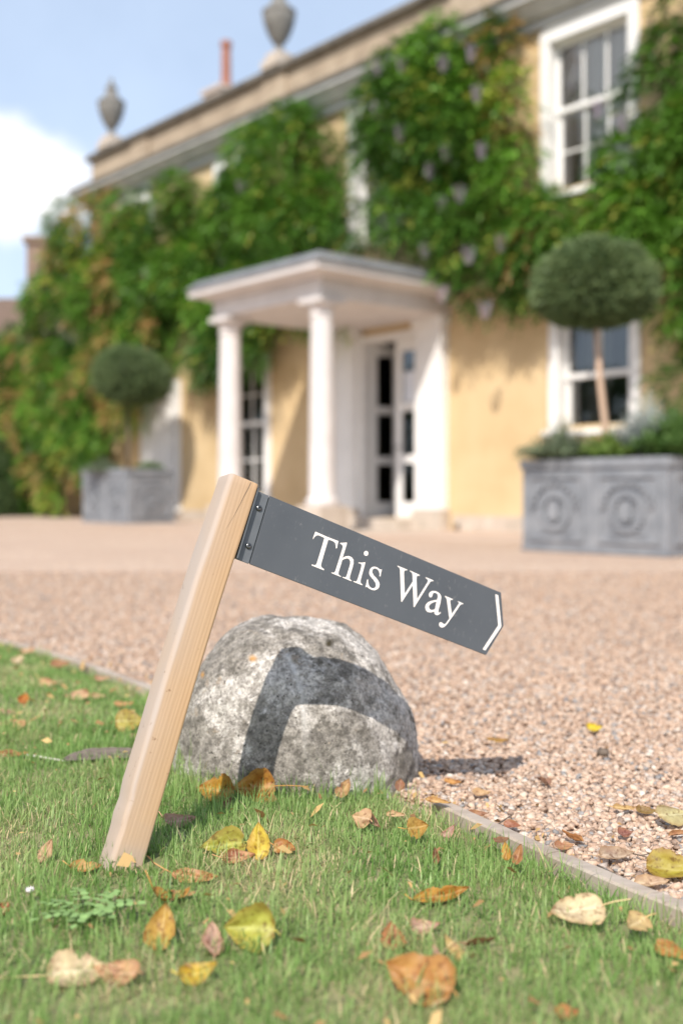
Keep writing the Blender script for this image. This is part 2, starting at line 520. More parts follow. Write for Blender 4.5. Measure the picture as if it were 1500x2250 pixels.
c1 = mixc(rmp(lich.outputs[0], 0.645, 0.755), basec, white)
c2 = mixc(rmp(nz(13, 8, 0.72, (7, 2, 4)), 0.57, 0.65), c1, (0.13, 0.118, 0.10))
c2 = mixc(rmp(nz(19, 6, 0.7, (4, 9, 4)), 0.62, 0.68), c2, (0.34, 0.285, 0.23))
spk = N(nd, 'ShaderNodeMixRGB', blend_type='MULTIPLY'); spk.inputs[0].default_value = 0.85
rs_ = ramp(nd, [(0.36, (0.55, 0.54, 0.53)), (0.5, (1.08, 1.08, 1.08)), (0.64, (1.45, 1.45, 1.45))])
lk.new(nz(210, 5, 0.75, (6, 1, 3)), rs_.inputs[0]); lk.new(c2, spk.inputs[1]); lk.new(rs_.outputs[0], spk.inputs[2])
c2 = spk.outputs[0]
c3 = mixc(rmp(nz(170, 3, 0.6, (2, 8, 1)), 0.62, 0.70), c2, (0.06, 0.052, 0.045))
at1 = nd.new('ShaderNodeAttribute'); at1.attribute_name = 'streak'
c4 = mixc(at1.outputs['Fac'], c3, (0.76, 0.73, 0.70))
at2 = nd.new('ShaderNodeAttribute'); at2.attribute_name = 'orange'
c5 = mixc(at2.outputs['Fac'], c4, (0.52, 0.27, 0.07))
at3 = nd.new('ShaderNodeAttribute'); at3.attribute_name = 'dark_spot'
c6 = mixc(at3.outputs['Fac'], c5, (0.05, 0.04, 0.018))
lk.new(c6, b.inputs['Base Color'])
b.inputs['Roughness'].default_value = 0.9
b.inputs['Specular IOR Level'].default_value = 0.2
bp = N(nd, 'ShaderNodeBump', Strength=1.0, Distance=0.007)
lk.new(nz(95, 9, 0.72, (4, 4, 4)), bp.inputs['Height'])
lk.new(bp.outputs[0], b.inputs['Normal'])
M['boulder'] = m

# fallen leaf: object colour, ochre edge, veins and brown blotches
m, nd, lk, b = mat_new('fallen_leaf')
oi = nd.new('ShaderNodeObjectInfo')
tc = nd.new('ShaderNodeTexCoord')
ed = nd.new('ShaderNodeAttribute'); ed.attribute_name = 'edge'
vn = nd.new('ShaderNodeAttribute'); vn.attribute_name = 'vein'
loc = N(nd, 'ShaderNodeVectorMath', operation='MULTIPLY_ADD')
loc.inputs[1].default_value = (1, 1, 1)
cmb = nd.new('ShaderNodeCombineXYZ')
m10 = N(nd, 'ShaderNodeMath', operation='MULTIPLY'); m10.inputs[1].default_value = 17.0
lk.new(oi.outputs['Random'], m10.inputs[0])
for k in range(3): lk.new(m10.outputs[0], cmb.inputs[k])
lk.new(tc.outputs['Object'], loc.inputs[0]); lk.new(cmb.outputs[0], loc.inputs[2])
n1 = N(nd, 'ShaderNodeTexNoise', Scale=45.0, Detail=5.0, Roughness=0.6)
lk.new(loc.outputs[0], n1.inputs['Vector'])
hs1 = N(nd, 'ShaderNodeHueSaturation', Hue=0.47, Saturation=1.05, Value=0.62)
lk.new(oi.outputs['Color'], hs1.inputs['Color'])
mr = N(nd, 'ShaderNodeMapRange'); mr.inputs['From Min'].default_value = 0.35; mr.inputs['From Max'].default_value = 0.68
lk.new(n1.outputs['Fac'], mr.inputs['Value'])
x1 = nd.new('ShaderNodeMixRGB'); lk.new(mr.outputs[0], x1.inputs[0]); lk.new(oi.outputs['Color'], x1.inputs[1]); lk.new(hs1.outputs[0], x1.inputs[2])
x2 = nd.new('ShaderNodeMixRGB'); x2.inputs[2].default_value = (0.30, 0.15, 0.05, 1)
me_ = N(nd, 'ShaderNodeMath', operation='MULTIPLY'); me_.inputs[1].default_value = 0.5
lk.new(ed.outputs['Fac'], me_.inputs[0]); lk.new(me_.outputs[0], x2.inputs[0]); lk.new(x1.outputs[0], x2.inputs[1])
x3 = nd.new('ShaderNodeMixRGB')
hs2 = N(nd, 'ShaderNodeHueSaturation', Saturation=0.8, Value=1.35)
lk.new(oi.outputs['Color'], hs2.inputs['Color'])
mv = N(nd, 'ShaderNodeMath', operation='MULTIPLY'); mv.inputs[1].default_value = 0.55
lk.new(vn.outputs['Fac'], mv.inputs[0]); lk.new(mv.outputs[0], x3.inputs[0]); lk.new(x2.outputs[0], x3.inputs[1]); lk.new(hs2.outputs[0], x3.inputs[2])
n5 = N(nd, 'ShaderNodeTexNoise', Scale=130.0, Detail=3.0)
lk.new(loc.outputs[0], n5.inputs['Vector'])
r5 = ramp(nd, [(0.0, (1, 1, 1)), (0.54, (1, 1, 1)), (0.68, (0.42, 0.30, 0.24))])
lk.new(n5.outputs['Fac'], r5.inputs[0])
x4 = N(nd, 'ShaderNodeMixRGB', blend_type='MULTIPLY'); x4.inputs[0].default_value = 0.8
lk.new(x3.outputs[0], x4.inputs[1]); lk.new(r5.outputs[0], x4.inputs[2])
lk.new(x4.outputs[0], b.inputs['Base Color'])
b.inputs['Roughness'].default_value = 0.5
b.inputs['Specular IOR Level'].default_value = 0.35
tr = nd.new('ShaderNodeBsdfTranslucent'); lk.new(x4.outputs[0], tr.inputs['Color'])
bp = N(nd, 'ShaderNodeBump', Strength=0.5, Distance=0.0012)
lk.new(vn.outputs['Fac'], bp.inputs['Height']); lk.new(bp.outputs[0], b.inputs['Normal'])
mx = nd.new('ShaderNodeMixShader'); mx.inputs[0].default_value = 0.22
lk.new(b.outputs[0], mx.inputs[1]); lk.new(tr.outputs[0], mx.inputs[2])
lk.new(mx.outputs[0], nd['Material Output'].inputs['Surface'])
M['fallen'] = m
m, nd, lk, b = mat_new('leaf_stalk')
oi = nd.new('ShaderNodeObjectInfo'); lk.new(oi.outputs['Color'], b.inputs['Base Color']); b.inputs['Roughness'].default_value = 0.6
M['stalk'] = m

# ------------------------------------------------------------------ ground
G = -0.03
EDGE = [(1.6, -0.8), (0.95, 0.40), (0.66, 0.90), (0.538, 1.123), (0.412, 1.331), (0.286, 1.539), (0.149, 1.802), (-0.02, 2.075), (-0.20, 2.37), (-0.478, 2.816),
        (-0.831, 3.354), (-1.164, 3.76), (-1.90, 4.60), (-3.0, 5.75), (-5.0, 7.6), (-9.0, 10.6)]


def sheet(name, pts, z, mat, label=None):
    me = bpy.data.meshes.new(name)
    tri = tessellate_polygon([[Vector((x, y, 0)) for x, y in pts]])
    fs = []
    for t_ in tri:
        a_, b_, c_ = (Vector((*pts[i], 0)) for i in t_)
        fs.append(tuple(t_) if (b_ - a_).cross(c_ - a_).z > 0 else tuple(reversed(t_)))
    me.from_pydata([(x, y, z) for x, y in pts], [], fs)
    me.materials.append(mat)
    o = bpy.data.objects.new(name, me)
    col.objects.link(o)
    o['kind'] = 'structure'
    return o


sheet('ground', [(-500, -300), (500, -300), (500, 900), (-500, 900)], G - 0.03, M['field'])
sheet('gravel_drive', [(-26, -6), (26, -6), (26, 34), (-26, 34)], G - 0.004, M['gravelbed'])

# lawn bed: a gently uneven grid clipped to the lawn side of the edging
def edge_x(y):
    ys = [p[1] for p in EDGE]; xs = [p[0] for p in EDGE]
    return np.interp(y, ys, xs)

def lawn_z(x, y):
    """soil level: 2 cm under the datum at the edging, rising into the lawn"""
    k = min(1.0, max(0.0, (float(edge_x(y)) - x) / 0.30))
    return G + 0.007 + 0.021 * k * k * (3 - 2 * k) + 0.003 * noise.noise(Vector((x * 3, y * 3, 1)))


gy = np.concatenate([np.arange(-0.8, 0.8, 0.2), np.arange(0.8, 3.0, 0.03), np.arange(3.0, 10.6, 0.25)])
gu = np.linspace(0, 1, 60) ** 1.6
vv_, qq = [], []
for j, y in enumerate(gy):
    xe = edge_x(y) - 0.012
    for i, u in enumerate(gu):
        x = xe - u * 9.0
        z = lawn_z(x, y) + 0.0025 * noise.noise(Vector((x * 14, y * 14, 4)))
        vv_.append((x, y, z))
for j in range(len(gy) - 1):
    for i in range(len(gu) - 1):
        a_ = j * len(gu) + i
        qq.append((a_ + 1, a_, a_ + len(gu), a_ + len(gu) + 1))
lawn = np_mesh('lawn', np.array(vv_), quads=np.array(qq), mat=M['soil'])
lawn['kind'] = 'structure'

STONE_C, STONE_R = Vector((-0.095, 2.07, G)), 0.225
POST_BASE = Vector((-0.262, 1.49, 0))


# ---- grass blades
def grass(n, y0, y1, xl, hmin, hmax, wmin, wmax, pw=1.0):
    y = y0 + (y1 - y0) * rng.random(n) ** pw
    left = -0.31 * y - xl
    right = edge_x(y) - 0.012
    right = np.minimum(right, 0.31 * y + xl)
    x = left + (right - left) * rng.random(n)
    keep = (right > left)
    d = np.hypot(x - STONE_C.x, y - STONE_C.y)
    keep &= d > STONE_R - 0.012
    keep &= np.hypot((x - POST_BASE.x), (y - POST_BASE.y)) > 0.03
    x, y = x[keep], y[keep]
    n = len(x)
    # clumpiness and dry patches
    cl = np.array([noise.noise(Vector((a * 9, b_ * 9, 3))) for a, b_ in zip(x, y)])
    dry = np.array([noise.noise(Vector((a * 5 + 9, b_ * 5, 7))) for a, b_ in zip(x, y)])
    fine = rng.random(n)
    h = (hmin + (hmax - hmin) * rng.random(n) ** 1.5) * (1.0 + 0.55 * cl)
    # longer, unmown tufts against the stone, the edging and the post
    d = np.hypot(x - STONE_C.x, y - STONE_C.y) - STONE_R
    near = np.exp(-np.maximum(d, 0) / 0.045) + 0.6 * np.exp(-(edge_x(y) - x) / 0.05)
    near += 0.8 * np.exp(-np.hypot(x - POST_BASE.x, y - POST_BASE.y) / 0.04)
    tuft_ = np.array([noise.noise(Vector((a * 22, b_ * 22, 11))) for a, b_ in zip(x, y)])
    h *= 1.0 + 1.5 * np.clip(near, 0, 1) * rng.random(n) ** 1.5 + 0.9 * np.clip(tuft_ - 0.15, 0, 1) * rng.random(n)
    lean = rng.normal(0.60, 0.48, n) - 0.2 * np.clip(near, 0, 1)
    straw = (fine < np.clip(0.12 + 0.5 * (dry - 0.12), 0.05, 0.42))
    lean = np.where(straw, rng.normal(1.05, 0.3, n), lean)
    lean = np.clip(lean, 0.02, 1.45)
    az = rng.random(n) * 2 * np.pi
    w = wmin + (wmax - wmin) * rng.random(n) ** 1.6
    w = np.where(rng.random(n) < 0.06, w * 1.7, w)
    z0 = np.array([lawn_z(a, b_) for a, b_ in zip(x, y)]) - 0.002
    dx, dy = np.cos(az), np.sin(az)
    sx, sy = -dy, dx
    V = np.zeros((n, 7, 3))
    prev_r, prev_z = np.zeros(n), np.zeros(n)
    for k, (tt, ww) in enumerate(((0, 0.8), (0.38, 1.0), (0.75, 0.7))):
        if k:
            ang = lean * (0.35 + 0.9 * (tt - 0.15))
            seg = h * (tt - (0, 0.38)[k - 1])
            prev_r = prev_r + seg * np.sin(ang); prev_z = prev_z + seg * np.cos(ang)
        for s_, q in ((-1, 0), (1, 1)):
            V[:, k * 2 + q, 0] = x + dx * prev_r + s_ * sx * w * ww * 0.5
            V[:, k * 2 + q, 1] = y + dy * prev_r + s_ * sy * w * ww * 0.5
            V[:, k * 2 + q, 2] = z0 + prev_z
    ang = lean * 1.25
    V[:, 6, 0] = x + dx * (prev_r + h * 0.25 * np.sin(ang)); V[:, 6, 1] = y + dy * (prev_r + h * 0.25 * np.sin(ang)); V[:, 6, 2] = z0 + prev_z + h * 0.25 * np.cos(ang)
    base = (np.arange(n) * 7)[:, None]
    quads = np.concatenate([base + np.array([[0, 1, 3, 2]]), base + np.array([[2, 3, 5, 4]])])
    tris = base + np.array([[4, 5, 6]])
    g1, g2, g3 = np.array([0.13, 0.245, 0.06]), np.array([0.295, 0.435, 0.145]), np.array([0.43, 0.485, 0.225])
    k1 = np.clip(0.5 + 0.6 * cl + rng.normal(0, 0.38, n), 0, 1)[:, None]
    k2 = np.clip(0.25 + 0.9 * dry + rng.normal(0, 0.2, n), 0, 1)[:, None]
    c = g1 * (1 - k1) + g2 * k1
    c = c * (1 - 0.75 * k2) + g3 * 0.75 * k2
    st = np.array([0.62, 0.50, 0.30]) * (0.7 + 0.45 * rng.random(n))[:, None]
    c = np.where(straw[:, None], st, c)
    C = np.repeat(c[:, None, :], 7, 1)
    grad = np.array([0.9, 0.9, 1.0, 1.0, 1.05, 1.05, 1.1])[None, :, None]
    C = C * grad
    return V.reshape(-1, 3), quads, tris, C.reshape(-1, 3)


parts = [grass(62000, 0.86, 2.35, 0.16, 0.009, 0.036, 0.0009, 0.0022),
         grass(34000, 2.3, 5.2, 0.3, 0.012, 0.030, 0.0018, 0.0032, 1.25),
         grass(9000, 5.2, 9.5, 0.6, 0.02, 0.04, 0.004, 0.007)]
off, VV, QQ, TT, CC = 0, [], [], [], []
for v_, q_, t_, c_ in parts:
    VV.append(v_); QQ.append(q_ + off); TT.append(t_ + off); CC.append(c_); off += len(v_)
# tall thin seed stalks and tufts by the stone and the far side of it
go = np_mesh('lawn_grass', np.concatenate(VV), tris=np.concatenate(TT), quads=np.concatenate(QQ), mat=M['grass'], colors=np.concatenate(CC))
tag(go, 'short green lawn grass with straw coloured blades', 'grass', kind='stuff')


# ---- pebbles
def ico():
    t_ = (1 + 5 ** 0.5) / 2
    v = np.array([(-1, t_, 0), (1, t_, 0), (-1, -t_, 0), (1, -t_, 0), (0, -1, t_), (0, 1, t_), (0, -1, -t_), (0, 1, -t_), (t_, 0, -1), (t_, 0, 1), (-t_, 0, -1), (-t_, 0, 1)], float)
    v /= np.linalg.norm(v[0])
    f = np.array([(0, 11, 5), (0, 5, 1), (0, 1, 7), (0, 7, 10), (0, 10, 11), (1, 5, 9), (5, 11, 4), (11, 10, 2), (10, 7, 6), (7, 1, 8), (3, 9, 4), (3, 4, 2), (3, 2, 6), (3, 6, 8), (3, 8, 9), (4, 9, 5), (2, 4, 11), (6, 2, 10), (8, 6, 7), (9, 8, 1)])
    return v, f


def pebbles(n, y0, y1, xl, rmin, rmax):
    iv, itri = ico()
    y = y0 + (y1 - y0) * rng.random(n)
    left = np.maximum(edge_x(y) + 0.035, -0.31 * y - xl)
    right = 0.31 * y + xl
    x = left + (right - left) * rng.random(n)
    keep = right > left
    keep &= np.hypot(x - STONE_C.x, y - STONE_C.y) > STONE_R - 0.01
    x, y = x[keep], y[keep]; n = len(x)
    r_ = rmin + (rmax - rmin) * rng.random(n) ** 1.7
    sc = np.stack([r_ * (0.85 + 0.5 * rng.random(n)), r_ * (0.7 + 0.3 * rng.random(n)), r_ * (0.42 + 0.3 * rng.random(n))], 1)
    V = iv[None] * (1 + 0.20 * rng.normal(size=(n, 12, 1))) * sc[:, None, :]
    tl = rng.normal(0, 0.45, n)
    c_, s_ = np.cos(tl)[:, None], np.sin(tl)[:, None]
    V = np.stack([V[..., 0] * c_ + V[..., 2] * s_, V[..., 1], -V[..., 0] * s_ + V[..., 2] * c_], -1)
    a = rng.random(n) * 2 * np.pi
    c_, s_ = np.cos(a)[:, None], np.sin(a)[:, None]
    V = np.stack([V[..., 0] * c_ - V[..., 1] * s_, V[..., 0] * s_ + V[..., 1] * c_, V[..., 2]], -1)
    V += np.stack([x, y, np.full(n, G - 0.002) + 0.6 * sc[:, 2] + 0.004 * rng.random(n)], 1)[:, None, :]
    u = rng.random(n)
    ps = np.array([p for p, _ in PEB]); cs = np.array([c for _, c in PEB])
    C = np.stack([np.interp(u, ps, cs[:, k]) for k in range(3)], 1)
    blue = rng.random(n) < 0.05
    C[blue] = np.array([0.26, 0.255, 0.265])
    C *= (0.82 + 0.24 * rng.random(n))[:, None] * np.array([1.02, 0.99, 0.94])
    T = (np.arange(n) * 12)[:, None, None] + itri[None]
    return V.reshape(-1, 3), T.reshape(-1, 3), np.repeat(C[:, None], 12, 1).reshape(-1, 3)


off, VV, TT, CC = 0, [], [], []
for v_, t_, c_ in (pebbles(31000, 0.9, 2.5, 0.42, 0.0036, 0.0086), pebbles(29000, 2.5, 4.6, 0.35, 0.0046, 0.0086), pebbles(18000, 4.6, 7.5, 0.2, 0.006, 0.010)):
    VV.append(v_); TT.append(t_ + off); CC.append(c_); off += len(v_)
gp = np_mesh('gravel', np.concatenate(VV), tris=np.concatenate(TT), mat=M['pebble'], colors=np.concatenate(CC), smooth=True)
tag(gp, 'loose pinkish beige gravel stones covering the drive', 'gravel', kind='stuff')

# ---- timber edging boards
root = empty('timber_edging', (0.286, 1.539, G))
tag(root, 'weathered timber board edging between lawn and gravel', 'edging')


def board(pts, th, ztop, parent, mat):
    o_ = parent.location
    mid = []
    for i in range(len(pts) - 1):
        a_, b_ = Vector(pts[i]), Vector(pts[i + 1])
        k = max(2, int((b_ - a_).length / 0.04))
        mid += [a_.lerp(b_, q / k) for q in range(k)]
    mid.append(Vector(pts[-1]))
    mb = MB()
    vs = []
    for i, p in enumerate(mid):
        d = (mid[min(i + 1, len(mid) - 1)] - mid[max(i - 1, 0)]).normalized()
        nrm = Vector((d.y, -d.x))            # to the gravel side
        w = 0.0012 * noise.noise(Vector((p.x * 20, p.y * 20, ztop * 90)))
        zt = ztop + 0.0018 * noise.noise(Vector((p.x * 9, p.y * 9, 3)))
        c = 0.003
        for (q, z) in ((0, -0.06), (0, zt - c), (c, zt), (th - c, zt + w), (th, zt - c), (th, -0.06)):
            pp = p + nrm * (q - th) - d * 0
            vs.append((pp.x - o_.x, pp.y - o_.y, z - o_.z))
    fs = []
    for i in range(len(mid) - 1):
        for k in range(6):
            k2 = (k + 1) % 6
            fs.append((i * 6 + k, (i + 1) * 6 + k, (i + 1) * 6 + k2, i * 6 + k2))
    fs.append(tuple(range(6))); fs.append(tuple((len(mid) - 1) * 6 + k for k in range(5, -1, -1)))
    mb.add(vs, fs)
    return mb.build('board', mat, parent)


board([(0.149, 1.802), (0.286, 1.541)], 0.026, -0.003, root, M['edging'])
board([(0.2865, 1.5365), (0.412, 1.331), (0.538, 1.123), (0.66, 0.90), (0.95, 0.40)], 0.027, -0.003, root, M['edging'])
board([(-1.164, 3.76), (-0.831, 3.354), (-0.478, 2.816), (-0.22, 2.40)], 0.026, 0.0, root, M['edging'])
board([(-5.0, 7.6), (-3.0, 5.75), (-1.90, 4.60), (-1.168, 3.765)], 0.026, -0.001, root, M['edging'])

# ------------------------------------------------------------------ house (local x = along the front to the right, y = into the house, z = up from the gravel)
HP = Vector((1.5569, 16.0457, G))
house = empty('country_house', HP, (0, 0, math.atan2(-0.756, 0.654)))
tag(house, 'two storey ochre rendered country house with parapet, portico and climbing wisteria', 'house')
HM = Matrix.Translation(HP) @ Matrix.Rotation(math.atan2(-0.756, 0.654), 4, 'Z')


def hw(s, t, z):
    """house front coordinates (s along, t outwards, z height over lawn datum) to world"""
    return HM @ Vector((s, -t, z - G))


def wall_holes(mb, s0, s1, z0, z1, holes, dep):
    xs = sorted({s0, s1, *[h[0] for h in holes], *[h[1] for h in holes]})
    zs = sorted({z0, z1, *[h[2] for h in holes], *[h[3] for h in holes]})
    for i in range(len(xs) - 1):
        for j in range(len(zs) - 1):
            cx_, cz_ = (xs[i] + xs[i + 1]) / 2, (zs[j] + zs[j + 1]) / 2
            if any(h[0] < cx_ < h[1] and h[2] < cz_ < h[3] for h in holes): continue
            mb.add([(xs[i], 0, zs[j]), (xs[i + 1], 0, zs[j]), (xs[i + 1], 0, zs[j + 1]), (xs[i], 0, zs[j + 1])], [(0, 1, 2, 3)])
    for a_, b_, c_, d_ in holes:
        mb.add([(a_, 0, c_), (a_, dep, c_), (a_, dep, d_), (a_, 0, d_)], [(0, 1, 2, 3)])
        mb.add([(b_, 0, c_), (b_, dep, c_), (b_, dep, d_), (b_, 0, d_)], [(3, 2, 1, 0)])
        mb.add([(a_, 0, d_), (a_, dep, d_), (b_, dep, d_), (b_, 0, d_)], [(0, 1, 2, 3)])
        mb.add([(a_, 0, c_), (a_, dep, c_), (b_, dep, c_), (b_, 0, c_)], [(3, 2, 1, 0)])


# heights here are over the gravel (+0.03 over the lawn datum)
WIN = [  # s0, s1, z0, z1, columns, rows lower, rows upper, arched, curtain
    dict(s0=1.72, s1=3.24, z0=4.48, z1=6.66, cols=3, lo=2, up=1, arch=0.20, cur='curtain'),
    dict(s0=-2.18, s1=-0.66, z0=4.48, z1=6.66, cols=3, lo=2, up=1, arch=0.12, cur='whitecurtain'),
    dict(s0=-5.98, s1=-4.46, z0=4.48, z1=6.66, cols=3, lo=2, up=1, arch=0.12, cur='whitecurtain'),
    dict(s0=-9.60, s1=-8.10, z0=4.48, z1=6.60, cols=3, lo=2, up=1, arch=0.12, cur='whitecurtain'),
    dict(s0=1.86, s1=3.26, z0=1.36, z1=3.02, cols=2, lo=1, up=1, arch=0, zf=0.47, cur='greycurtain'),
    dict(s0=-5.72, s1=-4.26, z0=0.45, z1=3.0, cols=2, lo=2, up=2, arch=0, cur='greycurtain'),
    dict(s0=-8.60, s1=-7.14, z0=0.25, z1=2.75, cols=2, lo=2, up=2, arch=0, cur='whitecurtain'),
    dict(s0=5.6, s1=7.1, z0=4.48, z1=6.66, cols=3, lo=2, up=1, arch=0.12, cur='whitecurtain'),
    dict(s0=5.7, s1=7.1, z0=1.36, z1=3.02, cols=2, lo=2, up=1, arch=0, cur='greycurtain'),
]
DOOR = (-1.84, -0.60, 0.16, 2.92)
holes = [(w['s0'] + 0.10, w['s1'] - 0.10, w['z0'] + 0.06, w['z1'] - 0.06) for w in WIN] + [DOOR]
mb = MB()
S0, S1, DEEP, ZC = -10.75, 9.0, 9.0, 7.14
wall_holes(mb, S0, S1, 0, ZC, holes, 0.26)
mb.add([(S0, 0, 0), (S0, DEEP, 0), (S0, DEEP, ZC), (S0, 0, ZC)], [(3, 2, 1, 0)])
mb.add([(S1, 0, 0), (S1, DEEP, 0), (S1, DEEP, ZC), (S1, 0, ZC)], [(0, 1, 2, 3)])
mb.add([(S0, DEEP, 0), (S1, DEEP, 0), (S1, DEEP, ZC), (S0, DEEP, ZC)], [(3, 2, 1, 0)])
mb.build('wall', M['ochre'], house)
# cornice in two stepped bands, parapet and coping
mb = MB()
mb.box(S0 - 0.02, S1, -0.09, 0.05, 6.72, 6.845)
mb.frustum((S0 - 0.10, S1, -0.16, 0.05), (S0 - 0.26, S1, -0.32, 0.05), 6.847, 7.02)
mb.box(S0 - 0.30, S1, -0.36, 0.05, 7.022, 7.11)
mb.build('cornice', M['cornice'], house)
mb = MB(); mb.box(S0 - 0.33, S1, -0.40, 0.0, 7.112, 7.165); mb.build('gutter', M['coping'], house)
mb = MB()
mb.box(S0 + 0.05, S1, -0.02, 0.28, 7.167, 7.80)
for sp in (-8.6, -4.1, 0.4, 4.9):
    mb.box(sp - 0.32, sp + 0.32, -0.06, 0.2, 7.168, 7.798)
mb.build('parapet', M['parapet'], house)
mb = MB(); mb.box(S0 - 0.08, S1, -0.14, 0.36, 7.802, 7.86); mb.box(S0 - 0.03, S1, -0.10, 0.32, 7.862, 7.93); mb.build('coping', M['coping'], house, bevel=0.015)
mb = MB(); mb.box(S0 + 0.1, S1, 0.38, DEEP, 7.15, 7.20); mb.build('roof', M['leadroof'], house)
mb = MB(); mb.box(-10.42, -9.72, 2.7, 3.3, 7.2, 9.80); mb.box(-10.47, -9.67, 2.65, 3.35, 9.802, 9.90)
ch = mb.build('chimney', M['stack'], house)
for sx_ in (-9.92,):
    mb = MB(); mb.lathe([(0.13, 9.90), (0.115, 10.2), (0.11, 10.85), (0.135, 10.88), (0.135, 10.98), (0.11, 11.0)], sx_, 3.0, 16)
    mb.build('chimney_pot', M['terracotta'], ch, smooth=False)
# low plinth course where the wall meets the terrace
mb = MB()
for a_, b_ in ((S0, -2.5), (0.12, S1)):
    mb.box(a_, b_, -0.035, 0.0 - 0.002, 0, 0.22)
mb.build('base_course', M['plinth'], house)


def window(w, first_mesh={}):
    s0, s1, z0, z1 = w['s0'], w['s1'], w['z0'], w['z1']
    mb = MB()
    cw = 0.15
    # casing proud of the wall, box reveal behind it, sill
    mb.box(s0, s0 + cw, -0.045, 0.22, z0, z1)
    mb.box(s1 - cw, s1, -0.045, 0.22, z0, z1)
    if w['arch']:
        n = 10
        vs = []
        for i in range(n + 1):
            u = i / n
            x = s0 + 0.001 + (s1 - s0 - 0.002) * u
            zt = z1 + 0.002 + w['arch'] * (1 - (2 * u - 1) ** 2)
            zb = z1 - cw
            for y_ in (-0.05, 0.218):
                vs += [(x, y_, zb), (x, y_, zt)]
        fs = []
        for i in range(n):
            a_, b_ = i * 4, i * 4 + 4
            fs += [(a_, b_, b_ + 1, a_ + 1), (a_ + 3, b_ + 3, b_ + 2, a_ + 2), (a_ + 1, b_ + 1, b_ + 3, a_ + 3), (a_ + 2, b_ + 2, b_, a_)]
        fs += [(0, 1, 3, 2), (n * 4 + 2, n * 4 + 3, n * 4 + 1, n * 4)]
        mb.add(vs, fs)
    else:
        mb.box(s0 + cw + 0.001, s1 - cw - 0.001, -0.044, 0.22, z1 - cw, z1)
    fr = mb.build('window', M['white'], house)
    mb = MB(); mb.box(s0 - 0.06, s1 + 0.06, -0.12, 0.22, z0 - 0.075, z0 - 0.002); mb.build('sill', M['white'], fr, bevel=0.01)
    a_, b_ = s0 + cw + 0.002, s1 - cw - 0.002
    c_, d_ = z0, z1 - cw - 0.002
    zm = c_ + (d_ - c_) * w.get('zf', 0.56)
    for (zb, zt, rows, y0) in ((c_, zm + 0.03, w['lo'], 0.165), (zm - 0.03, d_, w['up'], 0.12)):
        mb = MB()
        st = 0.055
        mb.box(a_, a_ + st, y0, y0 + 0.04, zb, zt); mb.box(b_ - st, b_, y0, y0 + 0.04, zb, zt)
        mb.box(a_ + st, b_ - st, y0 + 0.001, y0 + 0.041, zb, zb + 0.07); mb.box(a_ + st, b_ - st, y0 + 0.001, y0 + 0.041, zt - 0.06, zt)
        ga, gb, gc, gd = a_ + st, b_ - st, zb + 0.07, zt - 0.06
        for k in range(1, w['cols']):
            x = ga + (gb - ga) * k / w['cols']
            mb.box(x - 0.016, x + 0.016, y0 + 0.004, y0 + 0.036, gc, gd)
        for k in range(1, rows):
            z = gc + (gd - gc) * k / rows
            mb.box(ga, gb, y0 + 0.006, y0 + 0.034, z - 0.014, z + 0.014)
        mb.build('sash', M['white'], fr)
        for k in range(w['cols']):
            for q in range(rows):
                p0, p1 = ga + (gb - ga) * k / w['cols'], ga + (gb - ga) * (k + 1) / w['cols']
                q0, q1 = gc + (gd - gc) * q / rows, gc + (gd - gc) * (q + 1) / rows
                pm = MB(); y_ = y0 + 0.02 + 0.0012 * random.uniform(-1, 1)
                tl = 0.0015 * random.uniform(-1, 1)
                pm.add([(p0, y_ - tl, q0), (p1, y_ + tl, q0), (p1, y_ + tl, q1), (p0, y_ - tl, q1)], [(0, 1, 2, 3)])
                pm.build('pane', M['glass'], fr)
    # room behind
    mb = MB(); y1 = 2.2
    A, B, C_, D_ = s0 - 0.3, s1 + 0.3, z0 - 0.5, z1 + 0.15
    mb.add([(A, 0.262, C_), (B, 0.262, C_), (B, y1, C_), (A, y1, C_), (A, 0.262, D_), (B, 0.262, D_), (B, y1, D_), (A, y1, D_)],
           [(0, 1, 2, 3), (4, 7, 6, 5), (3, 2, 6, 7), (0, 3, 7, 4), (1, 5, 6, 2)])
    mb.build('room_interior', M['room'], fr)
    def drape(x0, x1, mat, y_=0.36):
        n = 28; vs = []
        for i in range(n + 1):
            u = i / n
            yy = y_ + 0.03 * math.sin(u * 22) + 0.01 * math.sin(u * 51)
            vs += [(x0 + (x1 - x0) * u, yy, z0 + 0.02), (x0 + (x1 - x0) * u, yy, z1 - 0.05)]
        mb = MB(); mb.add(vs, [(i * 2, i * 2 + 2, i * 2 + 3, i * 2 + 1) for i in range(n)])
        mb.build('curtain', mat, fr, smooth=True)
    W_ = s1 - s0
    if w['cur'] == 'curtain':
        drape(s0 + 0.14, s0 + 0.40, M['curtain'], 0.27); drape(s0 + 0.42, s0 + 1.25, M['whitecurtain'], 0.27); drape(s1 - 0.4, s1 - 0.1, M['curtain'])
    elif w['cur'] == 'greycurtain':
        drape(s0 + 0.2, s0 + 0.62, M['greycurtain'], 0.45)
    else:
        drape(s0 + 0.12, s0 + 0.5, M[w['cur']]); drape(s1 - 0.5, s1 - 0.12, M[w['cur']])
    return fr


for w in WIN:
    fr_ = window(w)
    if w['s0'] == -8.60:
        for q in range(2):
            mb = MB(); a_ = w['s0'] + 0.16 + q * 0.58; b_ = a_ + 0.555
            mb.box(a_, b_, -0.075, -0.048, w['z0'] + 0.03, w['z1'] - 0.16)
            for k in range(4): mb.box(a_ + 0.03 + k * 0.13, a_ + 0.12 + k * 0.13, -0.088, -0.076, w['z0'] + 0.09, w['z1'] - 0.22)
            mb.build('shutter', M['white'], fr_, bevel=0.004)

